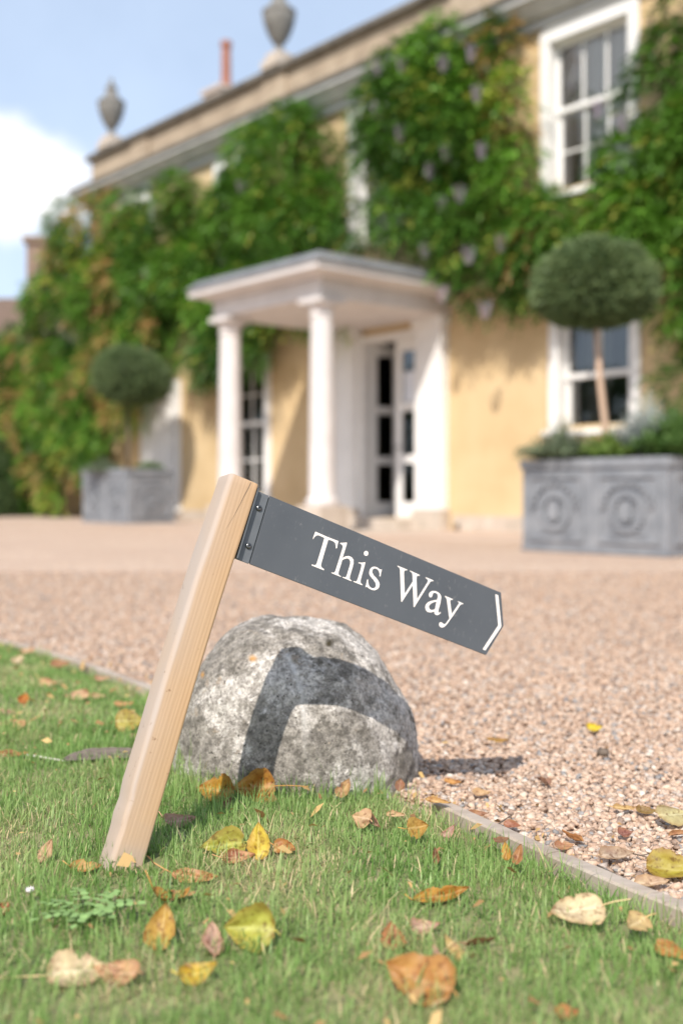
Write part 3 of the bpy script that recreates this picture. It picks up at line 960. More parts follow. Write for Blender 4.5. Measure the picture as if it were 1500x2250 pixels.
# portico
PC, PT = -1.19, 2.285
mb = MB()
mb.box(-2.42, 0.04, -2.46, -0.002, 3.12, 3.355)                                 # frieze
mb.frustum((-2.46, 0.08, -2.50, -0.003), (-2.62, 0.24, -2.66, -0.003), 3.357, 3.42)
mb.box(-2.69, 0.31, -2.73, -0.004, 3.422, 3.525)                                # cornice
porch = mb.build('portico', M['stonewhite'], house, bevel=0.008)
mb = MB()
mb.frustum((-2.73, 0.35, -2.77, -0.005), (-2.60, 0.22, -2.62, -0.005), 3.527, 3.66)
mb.frustum((-2.60, 0.22, -2.62, -0.006), (-1.9, -0.5, -1.2, -0.006), 3.661, 3.84)
mb.build('portico_roof', M['leadroof'], porch)
for cs in (-2.245, -0.135):
    mb = MB()
    mb.lathe([(0.215, 0.37), (0.225, 0.40), (0.225, 0.44), (0.185, 0.47), (0.172, 0.50), (0.171, 1.2), (0.163, 2.0), (0.150, 2.84), (0.150, 2.86), (0.168, 2.875), (0.168, 2.90), (0.152, 2.915), (0.152, 2.96), (0.175, 2.985), (0.215, 3.03), (0.215, 3.045)], cs, -PT, 32)
    mb.box(cs - 0.225, cs + 0.225, -PT - 0.225, -PT + 0.225, 3.046, 3.118)
    c = mb.build('column', M['stonewhite'], porch, smooth=True)
    md = c.modifiers.new('split', 'EDGE_SPLIT'); md.split_angle = R(35)
    mb = MB(); mb.box(cs - 0.25, cs + 0.25, -PT - 0.25, -PT + 0.25, 0.0, 0.368); mb.build('pedestal', M['plinth'], porch, bevel=0.012)
for a_, b_ in ((-2.42, -1.90), (-0.54, -0.0)):
    mb = MB()
    mb.box(a_, b_, -0.16, -0.004, 0.30, 2.98); mb.box(a_ - 0.04, b_ + 0.04, -0.20, -0.005, 2.982, 3.117)
    mb.box(a_ + 0.06, a_ + 0.10, -0.175, -0.155, 0.5, 2.8); mb.box(b_ - 0.10, b_ - 0.06, -0.175, -0.155, 0.5, 2.8)
    mb.build('pilaster', M['white'], porch, bevel=0.006)
    mb = MB(); mb.box(a_ - 0.03, b_ + 0.03, -0.20, -0.004, 0.0, 0.298); mb.build('pilaster_base', M['plinth'], porch, bevel=0.01)
mb = MB(); mb.box(-2.7, 0.3, -2.75, -0.21, 0.0, 0.006); mb.build('porch_floor', M['plinth'], porch)
mb = MB(); mb.box(-1.88, -0.56, -0.50, -0.012, 0.007, 0.155); mb.build('doorstep', M['plinth'], porch, bevel=0.012)

# glazed front doors: right leaf shut, left leaf open into the hall
def door_leaf(name, hinge, ang, wdt, side):
    o_ = empty_pos = None
    mb = MB()
    st, z0, z1, th = 0.13, 0.165, 2.90, 0.05
    f = (lambda x: x) if side > 0 else (lambda x: -x)
    def bx(x0, x1, za, zb, y0=0, y1=th):
        xa, xb = sorted((f(x0), f(x1))); mb.box(xa, xb, y0, y1, za, zb)
    bx(0, st, z0, z1); bx(wdt - st, wdt, z0, z1)
    rails = [(z0, 0.40), (1.00, 1.12), (1.80, 1.92), (2.72, z1)]
    for ra, rb_ in rails: bx(st, wdt - st, ra, rb_, 0.001, th - 0.001)
    o = mb.build(name, M['white'], house, bevel=0.004)
    o.location = (hinge, 0.10, 0); o.rotation_euler = (0, 0, ang)
    for i in range(3):
        pm = MB(); xa, xb = sorted((f(st), f(wdt - st)))
        pm.add([(xa, th / 2, rails[i][1]), (xb, th / 2, rails[i][1]), (xb, th / 2, rails[i + 1][0]), (xa, th / 2, rails[i + 1][0])], [(0, 1, 2, 3)])
        pm.build('pane', M['glass'], o)
    hb = MB(); hb.tube([(f(wdt - 0.065), -0.001, 1.25), (f(wdt - 0.065), -0.05, 1.25), (f(wdt - 0.16), -0.05, 1.25)], 0.011)
    hb.build('handle', M['iron'], o)
    return o


leaf_r = door_leaf('door', -0.64, 0, 0.575, -1)
leaf_l = door_leaf('door', -1.80, R(78), 0.575, 1)
mb = MB(); mb.box(-0.20, -0.145, 0.018, 0.022, 0, 0.0005)
mb = MB(); mb.box(-0.40, -0.145, 0.010, 0.0125, 1.93, 2.40); mb.build('paper_notice', M['paper'], leaf_r)
mb = MB()
mb.box(-1.90 + 0.002, -1.80, -0.06, 0.26, 0.16, 3.0); mb.box(-0.64, -0.54 - 0.002, -0.06, 0.26, 0.16, 3.0); mb.box(-1.80, -0.64, -0.058, 0.258, 2.905, 3.0)
dfm = mb.build('door_frame', M['white'], house, bevel=0.006)
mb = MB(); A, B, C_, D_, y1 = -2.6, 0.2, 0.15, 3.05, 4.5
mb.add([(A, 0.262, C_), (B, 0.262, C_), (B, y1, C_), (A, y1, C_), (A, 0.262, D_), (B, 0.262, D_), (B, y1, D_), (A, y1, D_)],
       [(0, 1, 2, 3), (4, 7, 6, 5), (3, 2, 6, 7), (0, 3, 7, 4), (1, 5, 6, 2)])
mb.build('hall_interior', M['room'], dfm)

# lower wing beyond the left corner, under the creeper
mb = MB(); mb.box(-20.0, S0 - 0.05, 0.35, 6.0, 0, 4.0); wing = mb.build('wing', M['ochre'], house)
mb = MB(); mb.frustum((-20.2, S0 - 0.04, 0.2, 6.2), (-19.0, S0 - 0.04, 2.9, 3.4), 4.002, 5.1); mb.build('wing_roof', M['rooftile'], wing)

# terrace strip along the front
mb = MB(); mb.box(-22, 10, -2.3, 0.0, -0.05, 0.004)
ter = mb.build('pavement', M['paving']); ter.matrix_world = HM.copy(); ter['kind'] = 'structure'


# urns standing on the parapet
def urn(s, label):
    r_ = empty('stone_urn', hw(s, -0.10, 8.05 + G)); tag(r_, label, 'urn', 'stone urns on the parapet')
    mb = MB(); mb.box(-0.23, 0.23, -0.23, 0.23, -0.12, 0.02); mb.box(-0.17, 0.17, -0.17, 0.17, 0.022, 0.15)
    p = mb.build('pedestal', M['plinth'], r_); p.rotation_euler = (0, 0, house.rotation_euler.z)
    mb = MB(); mb.lathe([(0.14, 0.151), (0.13, 0.19), (0.075, 0.22), (0.06, 0.28), (0.08, 0.31), (0.12, 0.36), (0.20, 0.50), (0.265, 0.68), (0.29, 0.80), (0.275, 0.84), (0.30, 0.87), (0.30, 0.90), (0.25, 0.91)], n=24)
    mb.build('urn_body', M['urn'], r_, smooth=True)
    mb = MB(); mb.lathe([(0.25, 0.911), (0.24, 0.95), (0.16, 1.02), (0.12, 1.10), (0.10, 1.15), (0.13, 1.18), (0.12, 1.22), (0.05, 1.27), (0.06, 1.32), (0.035, 1.38), (0.012, 1.44)], n=20)
    mb.build('urn_lid', M['urn'], r_, smooth=True)


urn(-10.05, 'lidded grey stone urn on the far left end of the parapet')
urn(-4.16, 'grey stone urn on the parapet to the right of the red chimney pot')

# far cottage behind the wing
cot = empty('cottage', (-13.0, 37.0, G)); tag(cot, 'far brown roofed cottage with a tall chimney behind the creeper', 'house')
mb = MB(); mb.box(-6, 4.4, -3, 3, 0, 5.0); mb.build('wall', M['darkstack'], cot)
mb = MB(); mb.add([(-6.3, -3.4, 4.9), (4.7, -3.4, 4.9), (4.7, 0, 7.1), (-6.3, 0, 7.1), (-6.3, 3.4, 4.9), (4.7, 3.4, 4.9)], [(0, 1, 2, 3), (3, 2, 5, 4), (0, 3, 4), (1, 5, 2), (0, 4, 5, 1)])
rf = mb.build('roof', M['rooftile'], cot)
mb = MB(); mb.box(2.95, 3.7, -1.8, -1.0, 4.0, 8.55); mb.box(2.85, 3.8, -1.9, -0.9, 8.552, 8.75); mb.build('chimney', M['darkstack'], rf)


# ------------------------------------------------------------------ wisteria
def in_poly(P, x, y):
    P = np.array(P); inside = np.zeros(len(x), bool)
    j = len(P) - 1
    for i in range(len(P)):
        c = ((P[i, 1] > y) != (P[j, 1] > y)) & (x < (P[j, 0] - P[i, 0]) * (y - P[i, 1]) / (P[j, 1] - P[i, 1] + 1e-12) + P[i, 0])
        inside ^= c; j = i
    return inside


def poly_area(P):
    P = np.array(P); x, y = P[:, 0], P[:, 1]
    return 0.5 * abs(np.dot(x, np.roll(y, 1)) - np.dot(y, np.roll(x, 1)))


PA = [(-14.85, 4.35), (-13.32, 4.65), (-12.37, 5.6), (-11.69, 6.85), (-10.22, 6.85), (-8.32, 6.75), (-6.64, 6.5), (-5.58, 6.59), (-5.29, 7.22), (-4.33, 7.09), (-2.59, 6.79), (-2.05, 6.49), (-1.95, 5.83), (-1.7, 5.23), (-1.45, 4.55), (-1.55, 4.10), (-1.92, 3.25), (-2.59, 3.04), (-3.0, 3.08), (-3.55, 2.76), (-3.93, 2.72), (-4.59, 2.77), (-5.58, 2.65), (-6.8, 2.49), (-6.96, 3.07), (-8.32, 1.73), (-8.77, 1.66), (-10.62, 0.25), (-12.6, 0.15), (-18.0, 0.15), (-18.0, 4.1)]
PB = [(-1.25, 6.42), (-1.19, 6.97), (-0.5, 7.1), (0.42, 6.91), (1.25, 6.85), (1.55, 6.35), (1.98, 5.95), (2.02, 5.05), (2.05, 4.3), (2.15, 3.69), (2.1, 2.95), (1.26, 3.05), (0.85, 3.0), (0.42, 3.28), (0.15, 3.7), (-0.5, 3.95), (-0.99, 4.1), (-1.5, 4.41), (-1.15, 5.08), (-1.25, 5.81)]
PCC = [(1.45, 4.30), (2.1, 4.22), (3.0, 4.22), (3.4, 4.35), (4.2, 4.6), (4.2, 3.05), (2.4, 3.25), (1.45, 3.15)]
PD = [(3.2, 7.3), (4.03, 7.2), (9.0, 7.0), (9.0, 3.3), (4.6, 1.44), (4.03, 1.32), (3.85, 1.7), (3.66, 2.26), (3.6, 2.59), (3.66, 3.34), (3.15, 4.06), (2.95, 4.74), (3.05, 5.01), (3.3, 5.37), (3.1, 6.01)]


def compound_leaves(pos, dirs, length, colr, lw=0.030):
    """pinnate leaves: a rachis that droops, with paired leaflets of two triangles each"""
    n = len(pos); K = 9
    d = dirs / np.linalg.norm(dirs, axis=1, keepdims=True)
    up = np.array([0, 0, 1.0])
    side = np.cross(d, up); side /= np.linalg.norm(side, axis=1, keepdims=True) + 1e-9
    V = np.zeros((n, K, 4, 3)); C = np.zeros((n, K, 4, 3))
    for k in range(K):
        u = 0.25 + 0.75 * (k // 2) / ((K - 1) / 2)
        droop = np.zeros((n, 3)); droop[:, 2] = -0.55 * (u ** 2) * length
        base = pos + d * (u * length)[:, None] + droop
        if k == K - 1:
            ld = d + np.array([0, 0, -0.9])
        else:
            sg = 1 if k % 2 else -1
            ld = side * sg + d * 0.55 + np.array([0, 0, -0.55])
        ld = ld + rng.normal(0, 0.25, (n, 3))
        ld /= np.linalg.norm(ld, axis=1, keepdims=True)
        wd = np.cross(ld, d + rng.normal(0, 0.4, (n, 3))); wd = np.cross(wd, ld) if False else np.cross(ld, up + rng.normal(0, 0.35, (n, 3)))
        wd /= np.linalg.norm(wd, axis=1, keepdims=True) + 1e-9
        L = (length * 0.36 * (0.8 + 0.4 * rng.random(n)))[:, None]
        w_ = (lw * (0.8 + 0.5 * rng.random(n)))[:, None]
        V[:, k, 0] = base
        V[:, k, 1] = base + ld * L * 0.45 + wd * w_ * 0.5
        V[:, k, 2] = base + ld * L
        V[:, k, 3] = base + ld * L * 0.45 - wd * w_ * 0.5
        C[:, k] = (colr * (0.85 + 0.3 * rng.random((n, 1))))[:, None, :]
    q = (np.arange(n * K) * 4)[:, None] + np.array([[0, 1, 2, 3]])
    return V.reshape(-1, 3), q, C.reshape(-1, 3)


def wisteria(label, polys, stems, flowers, brown_fn, dens=300, tmid=0.20, origin=(0, 0)):
    base = hw(origin[0], 0.15, G)
    root = empty('wisteria', base); tag(root, label, 'climbing plant', 'wisteria growing over the house front')
    pts, cols_, dirs = [], [], []
    for P in polys:
        A = poly_area(P)
        Pn = np.array(P); lo, hi = Pn.min(0), Pn.max(0)
        ncl = int(A * 5.0)
        cs = lo + (hi - lo) * rng.random((ncl * 14, 2))
        ok = np.ones(len(cs), bool)
        for aa in np.arange(8) * np.pi / 4: ok &= in_poly(P, cs[:, 0] + 0.20 * np.cos(aa), cs[:, 1] + 0.20 * np.sin(aa))
        cs = cs[ok][:ncl]
        for (s, z) in cs:
            rad = 0.22 + 0.26 * rng.random()
            tm = tmid - 0.10 + 0.62 * rng.random() ** 1.5
            n = int(dens / 5.0 * (rad / 0.35) ** 1.6)
            v = rng.normal(size=(n, 3)); v /= np.linalg.norm(v, axis=1, keepdims=True)
            v[:, 1] = np.abs(v[:, 1]) * 0.9 - 0.12           # outwards mostly
            rr = rad * (0.55 + 0.5 * rng.random((n, 1)))
            q = np.stack([s + v[:, 0] * rr[:, 0], tm + v[:, 1] * rr[:, 0], z + v[:, 2] * rr[:, 0]], 1)
            q[:, 1] = np.maximum(q[:, 1], 0.06)
            pts.append(q); dirs.append(v + np.array([0, 0.35, 0.1]) + rng.normal(0, 0.3, (n, 3)))
            g_ = rng.random() ** 1.2
            b0 = np.array([0.040, 0.112, 0.017]) * (1 - g_) + np.array([0.165, 0.345, 0.044]) * g_
            c = np.repeat(b0[None], n, 0) * (0.75 + 0.5 * rng.random((n, 1)))
            yel = rng.random(n) < (0.04 + 0.30 * (rng.random() < 0.12))
            c[yel] = np.array([0.46, 0.48, 0.09])
            bf = brown_fn(s, z)
            if rng.random() < bf * 0.42:
                br = rng.random(n) < 0.45
                c[br] = np.array([0.55, 0.34, 0.14]) * (0.8 + 0.4 * rng.random((br.sum(), 1)))
            cols_.append(c)
    pts, dirs, cols_ = np.concatenate(pts), np.concatenate(dirs), np.concatenate(cols_)
    m3 = np.array(HM.to_3x3())
    wp = np.stack([pts[:, 0], -pts[:, 1], pts[:, 2] - G], 1) @ m3.T + np.array(HP) - np.array(base)
    wd = np.stack([dirs[:, 0], -dirs[:, 1], dirs[:, 2]], 1) @ m3.T
    V, q, C = compound_leaves(wp, wd, 0.19 + 0.10 * rng.random(len(wp)), cols_)
    fo = np_mesh('foliage', V, quads=q, mat=M['leaf'], parent=root, colors=C); fo['kind'] = 'stuff'
    for st in stems:
        ps = [hw(s, t, z) - base for s, t, z in st]
        pp = []
        for i in range(len(ps) - 1):
            for k in range(6):
                u = k / 6
                pp.append(ps[i].lerp(ps[i + 1], u) + Vector((noise.noise(ps[i] * 3 + Vector((u, 0, 0))), 0, noise.noise(ps[i] * 2 + Vector((0, u, 0))))) * 0.05)
        pp.append(ps[-1])
        mb = MB(); mb.tube(pp, [0.055 * (1 - 0.75 * i / len(pp)) for i in range(len(pp))], 8)
        mb.build('stem', M['bark'], root, smooth=True)
    for (s, z) in flowers:
        c = hw(s + 0.05, 0.92, z) - base
        n = 70
        Vs, Qs = [], []
        for i in range(n):
            u = i / n
            L = 0.22
            rr = random.Random(s * 77 + z).uniform(0.04, 0.07) * (1 - u) ** 0.6 + 0.012
            a_ = i * 2.4
            o_ = Vector((math.cos(a_) * rr, math.sin(a_) * rr, 0.5 * L - u * L)) + c
            d1 = Vector((math.cos(a_), math.sin(a_), 0.4)) * 0.030
            d2 = Vector((-math.sin(a_), math.cos(a_), 0.3)) * 0.024
            Vs += [o_ - d2, o_ + d1 * 0.4 - d2 * 0.2, o_ + d1, o_ + d2]
            Qs.append((i * 4, i * 4 + 1, i * 4 + 2, i * 4 + 3))
        mb = MB(); mb.add(Vs, Qs); mb.build('flower', M['petal'], root)
    return root


FL = [(1.24, 6.27), (-0.06, 6.51), (0.74, 6.28), (-0.57, 6.62), (1.34, 5.71), (1.42, 4.95), (-0.09, 5.54), (0.48, 4.9), (1.03, 4.47), (0.7, 4.41), (-0.53, 4.32), (-0.38, 4.36), (0.39, 3.84), (1.19, 3.63), (1.76, 3.69), (0.71, 3.19), (1.47, 2.88), (0.78, 5.08), (-0.62, 6.02)]
wisteria('left mass of wisteria with browning leaves covering the far end of the house', [PA],
         [[(-10.2, 0.12, 0), (-10.0, 0.14, 1.5), (-9.2, 0.12, 3.0), (-6.5, 0.12, 4.2), (-3.5, 0.12, 5.0)], [(-12.0, 0.1, 0), (-12.1, 0.1, 2.2), (-11.2, 0.12, 5.2)]],
         [(-6.97, 4.64), (-9.45, 6.25), (-3.9, 5.6)], lambda s, z: float(np.clip((-6.0 - s) / 5.0, 0, 1)), dens=520, origin=(-10.2, 0))
wisteria('wisteria hung with pale lilac flowers between the portico and the upper right window', [PB, PCC],
         [[(0.2, 0.1, 0.0), (0.22, 0.06, 0.02), (0.24, 0.05, 0.04)], [(0.3, 0.12, 3.4), (0.5, 0.14, 4.6), (0.2, 0.12, 6.4)], [(0.6, 0.12, 3.5), (1.9, 0.12, 3.75), (3.2, 0.12, 3.8)]],
         FL, lambda s, z: 0.10, dens=620, origin=(0.2, 0))
wisteria('wisteria at the right edge beside the upper window, hanging to the planter', [PD],
         [[(4.4, 0.12, 0), (4.3, 0.14, 1.6), (4.0, 0.12, 3.6), (3.8, 0.12, 6.2)]], [(3.25, 5.0), (3.6, 4.75)], lambda s, z: 0.05, dens=560, origin=(4.4, 0))


# dark hedge left of the creeper
def shell_leaves(n, centre, rad, lsize, c1, c2, squash=1.0, fill=0.12):
    v = rng.normal(size=(n, 3)); v /= np.linalg.norm(v, axis=1, keepdims=True)
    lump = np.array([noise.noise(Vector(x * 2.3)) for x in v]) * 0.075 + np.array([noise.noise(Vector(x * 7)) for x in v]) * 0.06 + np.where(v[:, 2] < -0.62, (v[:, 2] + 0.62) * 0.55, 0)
    r_ = (1 + lump - fill * rng.random(n) ** 2 + 0.07 * (rng.random(n) < 0.02))[:, None]
    p = np.array(centre) + v * r_ * np.array([rad, rad, rad * squash])
    d = v + rng.normal(0, 0.5, (n, 3)); d /= np.linalg.norm(d, axis=1, keepdims=True)
    s_ = np.cross(d, rng.normal(size=(n, 3))); s_ /= np.linalg.norm(s_, axis=1, keepdims=True)
    L = lsize * (0.7 + 0.6 * rng.random((n, 1)))
    V = np.stack([p - s_ * L * 0.16, p + d * L * 0.5 - s_ * L * 0.22, p + d * L, p + d * L * 0.5 + s_ * L * 0.22], 1)
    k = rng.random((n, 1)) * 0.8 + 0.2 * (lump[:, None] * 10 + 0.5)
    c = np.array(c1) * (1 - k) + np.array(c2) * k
    return V.reshape(-1, 3), (np.arange(n) * 4)[:, None] + np.array([[0, 1, 2, 3]]), np.repeat(np.clip(c, 0.005, 1)[:, None], 4, 1).reshape(-1, 3)


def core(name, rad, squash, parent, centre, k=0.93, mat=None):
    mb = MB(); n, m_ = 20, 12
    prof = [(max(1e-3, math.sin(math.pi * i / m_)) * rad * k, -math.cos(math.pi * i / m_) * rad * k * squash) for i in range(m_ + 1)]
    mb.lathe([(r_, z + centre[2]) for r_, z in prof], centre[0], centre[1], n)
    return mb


def topiary(label, base, centre, rad, squash, trunk, c1, c2, n, skew=None, bark='stake'):
    root = empty('topiary_tree', base); tag(root, label, 'topiary tree', 'clipped ball topiary trees in lead planters')
    b_ = Vector(base)
    V, q, C = shell_leaves(n, Vector(centre) - b_, rad, 0.05, c1, c2, squash)
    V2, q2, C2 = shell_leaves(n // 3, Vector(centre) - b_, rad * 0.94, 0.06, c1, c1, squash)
    V = np.concatenate([V, V2]); q = np.concatenate([q, q2 + n * 4]); C = np.concatenate([C, C2])
    if skew:
        rel = V[:, 2] - (centre[2] - b_.z)
        V[:, 0] += skew * rel
    fo = np_mesh('crown', V, quads=q, mat=M['topiary'], parent=root, colors=C)
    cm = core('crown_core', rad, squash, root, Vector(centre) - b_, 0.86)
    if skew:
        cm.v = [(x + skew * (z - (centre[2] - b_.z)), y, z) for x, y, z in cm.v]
    cm.build('dark_core', M['core'], root, smooth=True)  # solid near-black ball in place of the shade inside the crown
    mb = MB(); mb.tube([Vector(p) - b_ for p in trunk], [0.038, 0.034, 0.029, 0.026], 8); mb.build('trunk', M[bark], root, smooth=True)
    return root


TOPA, TOPB = (0.085, 0.14, 0.055), (0.19, 0.25, 0.105)


def planter(label, s0, s1, t0, t1, h, panels):
    c = hw((s0 + s1) / 2, (t0 + t1) / 2, G)
    root = empty('lead_planter', c, (0, 0, house.rotation_euler.z)); tag(root, label, 'planter', 'grey lead planters before the house')
    hx, hy = (s1 - s0) / 2, (t1 - t0) / 2
    mb = MB()
    mb.box(-hx, hx, -hy, hy, 0.03, h - 0.09)
    mb.box(-hx - 0.02, hx + 0.02, -hy - 0.02, -hy + 0.05, h - 0.088, h); mb.box(-hx - 0.02, hx + 0.02, hy - 0.05, hy + 0.02, h - 0.088, h)
    mb.box(-hx - 0.02, -hx + 0.05, -hy + 0.052, hy - 0.052, h - 0.088, h); mb.box(hx - 0.05, hx + 0.02, -hy + 0.052, hy - 0.052, h - 0.088, h)
    mb.box(-hx - 0.015, hx + 0.015, -hy - 0.015, hy + 0.015, 0, 0.028)
    mb.build('tub', M['lead'], root, bevel=0.008)
    mb = MB(); mb.box(-hx + 0.052, hx - 0.052, -hy + 0.053, hy - 0.053, h - 0.0885, h - 0.05); mb.build('soil', M['bark'], root)
    # raised cast panels: frame, arched moulding and an oval boss, on the front and the right-hand side
    def panel(cx_, w_, face):
        mb = MB(); zz0, zz1 = 0.10, h - 0.14
        pr = []
        def bar(x0, x1, z0, z1, d0=0.020):
            if face == 'f': mb.box(cx_ + x0, cx_ + x1, -hy - d0, -hy - 0.001, z0, z1)
            else: mb.box(hx + 0.001, hx + d0, cx_ + x0, cx_ + x1, z0, z1)
        e = w_ / 2
        bar(-e, -e + 0.035, zz0, zz1); bar(e - 0.035, e, zz0, zz1); bar(-e + 0.036, e - 0.036, zz0, zz0 + 0.035); bar(-e + 0.036, e - 0.036, zz1 - 0.035, zz1)
        zc, ra, rb_ = (zz0 + zz1) / 2 - 0.03, w_ * 0.24, (zz1 - zz0) * 0.26
        n = 20
        for k in range(n):                                    # oval ring of small blocks
            a_ = 2 * math.pi * k / n
            bar(ra * math.cos(a_) - 0.028, ra * math.cos(a_) + 0.028, zc + rb_ * math.sin(a_) - 0.026, zc + rb_ * math.sin(a_) + 0.026, 0.028 + 0.003 * (k % 2))
        for k in range(11):                                    # arch of leaf blocks above
            a_ = math.pi * k / 10
            bar(e * 0.78 * math.cos(a_) - 0.02, e * 0.78 * math.cos(a_) + 0.02, zc + 0.06 + rb_ * 1.22 * math.sin(a_) - 0.02, zc + 0.06 + rb_ * 1.22 * math.sin(a_) + 0.02, 0.032 + 0.003 * (k % 2))
        bar(-0.05, 0.05, zc - 0.07, zc + 0.09, 0.05); bar(-0.03, 0.03, zc - 0.10, zc - 0.071, 0.04)
        bar(-e * 0.6, e * 0.6, zz0 + 0.07, zz0 + 0.10, 0.014)
        mb.build('cast_panel', M['lead'], root, bevel=0.003)
    wp_ = 2 * hx / panels
    for k in range(panels): panel(-hx + wp_ * (k + 0.5), wp_ * 0.80, 'f')
    panel(0, 2 * hy * 0.8, 's')
    return root, h


def tuft(name, label, cat, base, n, hgt, spread, c1, c2, w=0.012, group=None, droop=0.3, flower=None):
    """bushy herb: thin curved leaves rising from one base"""
    root = empty(name, base); tag(root, label, cat, group)
    a = rng.random(n) * 2 * np.pi; out_ = spread * np.sqrt(rng.random(n)); hh = hgt * (0.55 + 0.45 * rng.random(n)) * (1 - 0.45 * (out_ / spread) ** 2)
    r0 = out_ * 0.35
    V = np.zeros((n, 6, 3)); C = np.zeros((n, 6, 3))
    sx_, sy_ = -np.sin(a), np.cos(a)
    for k, (u, ww) in enumerate(((0, 1), (0.5, 1), (1.0, 0.35))):
        rr = r0 + (out_ - r0) * u ** 1.3
        zz = hh * (u - droop * u * u * (out_ / spread))
        for q_, s_ in ((0, -1), (1, 1)):
            V[:, k * 2 + q_, 0] = np.cos(a) * rr + s_ * sx_ * w * ww * 0.5
            V[:, k * 2 + q_, 1] = np.sin(a) * rr + s_ * sy_ * w * ww * 0.5
            V[:, k * 2 + q_, 2] = zz
    k_ = rng.random((n, 1, 1)); C[:] = np.array(c1) * (1 - k_) + np.array(c2) * k_
    if flower is not None:
        fm = rng.random(n) < 0.3
        C[fm, 4:6] = np.array(flower)
    b_ = (np.arange(n) * 6)[:, None]
    q = np.concatenate([b_ + np.array([[0, 1, 3, 2]]), b_ + np.array([[2, 3, 5, 4]])])
    # side leaflets to thicken
    m_ = n * 3
    idx = rng.integers(0, n, m_); u = rng.random(m_)
    P = V[idx, 0] * 0 + (V[idx, 0] * (1 - u[:, None]) + V[idx, 4] * u[:, None])
    P[:, 2] = hh[idx] * (u - droop * u * u * (out_[idx] / spread))
    d = rng.normal(size=(m_, 3)) + np.array([0, 0, 0.4]); d /= np.linalg.norm(d, axis=1, keepdims=True)
    s_ = np.cross(d, rng.normal(size=(m_, 3))); s_ /= np.linalg.norm(s_, axis=1, keepdims=True)
    L = 0.06 * (0.6 + 0.6 * rng.random((m_, 1)))
    V2 = np.stack([P, P + d * L * 0.5 + s_ * w * 0.7, P + d * L, P + d * L * 0.5 - s_ * w * 0.7], 1)
    k2 = rng.random((m_, 1)); C2 = np.repeat((np.array(c1) * (1 - k2) + np.array(c2) * k2)[:, None], 4, 1)
    q2 = (np.arange(m_) * 4)[:, None] + np.array([[0, 1, 2, 3]]) + n * 6
    np_mesh('foliage', np.concatenate([V.reshape(-1, 3), V2.reshape(-1, 3)]), quads=np.concatenate([q, q2]), mat=M['herb'], parent=root, colors=np.concatenate([C.reshape(-1, 3), C2.reshape(-1, 3)]))
    mb = MB()
    for k in range(5):
        a_ = k * 1.3
        mb.tube([(0, 0, -0.02), (math.cos(a_) * spread * 0.12, math.sin(a_) * spread * 0.12, hgt * 0.3), (math.cos(a_) * spread * 0.35, math.sin(a_) * spread * 0.35, hgt * 0.6)], [0.008, 0.006, 0.003], 5)
    mb.build('stem', M['bark'], root)
    return root


planter('long grey lead planter with two oval medallion panels at the right edge', 4.40, 5.95, 2.62, 3.62, 0.845, 2)
planter('grey lead planter left of the portico columns', -7.44, -5.80, 0.98, 1.95, 0.97, 2)
tb = hw(5.02, 3.12, 0.78)
tc_ = (2.365, 10.30, 2.43)
topiary('large clipped ball topiary on a leaning pale stem in the right planter', tb, tc_, 0.555, 0.77,
        [tb, tb + Vector((-0.04, 0.02, 0.35)), tb + Vector((-0.09, 0.02, 0.8)), tb + Vector((-0.12, 0.02, 1.25))], TOPA, TOPB, 17000)
tb = hw(-6.62, 1.46, 0.90)
topiary('darker clipped ball topiary in the left planter', tb, (tb.x + 0.05, tb.y, 2.62), 0.70, 0.80,
        [tb, tb + Vector((0, 0, 0.4)), tb + Vector((-0.01, 0, 0.8)), tb + Vector((-0.02, 0, 1.2))], TOPA, TOPB, 15000, skew=-0.12, bark='bark')
UG = 'low plants in the planters'
tuft('lavender', 'grey green lavender spilling over the left end of the long planter', 'plant', hw(4.70, 3.38, 0.79), 800, 0.50, 0.52, (0.10, 0.15, 0.07), (0.20, 0.24, 0.15), 0.010, UG, 0.75, (0.30, 0.26, 0.34))
tuft('green_herb', 'bright green herb around the topiary stem', 'plant', hw(5.16, 3.30, 0.79), 420, 0.34, 0.36, (0.10, 0.19, 0.03), (0.20, 0.27, 0.06), 0.016, UG, 0.5)
tuft('silver_shrub', 'silver leaved shrub right of the topiary stem', 'plant', hw(5.38, 3.05, 0.79), 520, 0.72, 0.40, (0.24, 0.28, 0.26), (0.40, 0.44, 0.42), 0.012, UG, 0.3)
tuft('green_shrub', 'deep green leafy shrub at the right end of the long planter', 'plant', hw(5.82, 3.30, 0.79), 560, 0.52, 0.42, (0.045, 0.11, 0.02), (0.10, 0.18, 0.04), 0.020, UG, 0.4)
tuft('trailing_herb', 'grey green herb trailing over the front of the left planter', 'plant', hw(-6.78, 1.88, 0.93), 520, 0.32, 0.46, (0.09, 0.13, 0.07), (0.19, 0.23, 0.15), 0.012, UG, 1.3)
tuft('green_herb', 'small green herb on the right side of the left planter', 'plant', hw(-6.05, 1.35, 0.93), 260, 0.17, 0.32, (0.07, 0.15, 0.03), (0.13, 0.22, 0.06), 0.016, UG, 0.4)

# belt of trees across the drive, out of frame to the left; the house windows face it
Vt, Qt, Ct, o_ = [], [], [], 0
wb = MB()
for k in range(15):
    yy_ = -26 + 4.4 * k + rng.uniform(-1, 1); xx_ = -44 + rng.uniform(-3, 3); rr_ = rng.uniform(3.0, 4.2)
    v_, q_, c_ = shell_leaves(1500, (xx_, yy_, 3.0), rr_, 0.75, (0.03, 0.06, 0.02), (0.07, 0.11, 0.035), 1.0)
    Vt.append(v_); Qt.append(q_ + o_); Ct.append(c_); o_ += len(v_)
    wb.v += []
wd_ = np_mesh('wood', np.concatenate(Vt), quads=np.concatenate(Qt), mat=M['leaf'], colors=np.concatenate(Ct))
tag(wd_, 'belt of dense green trees across the drive from the house', 'trees', kind='stuff')

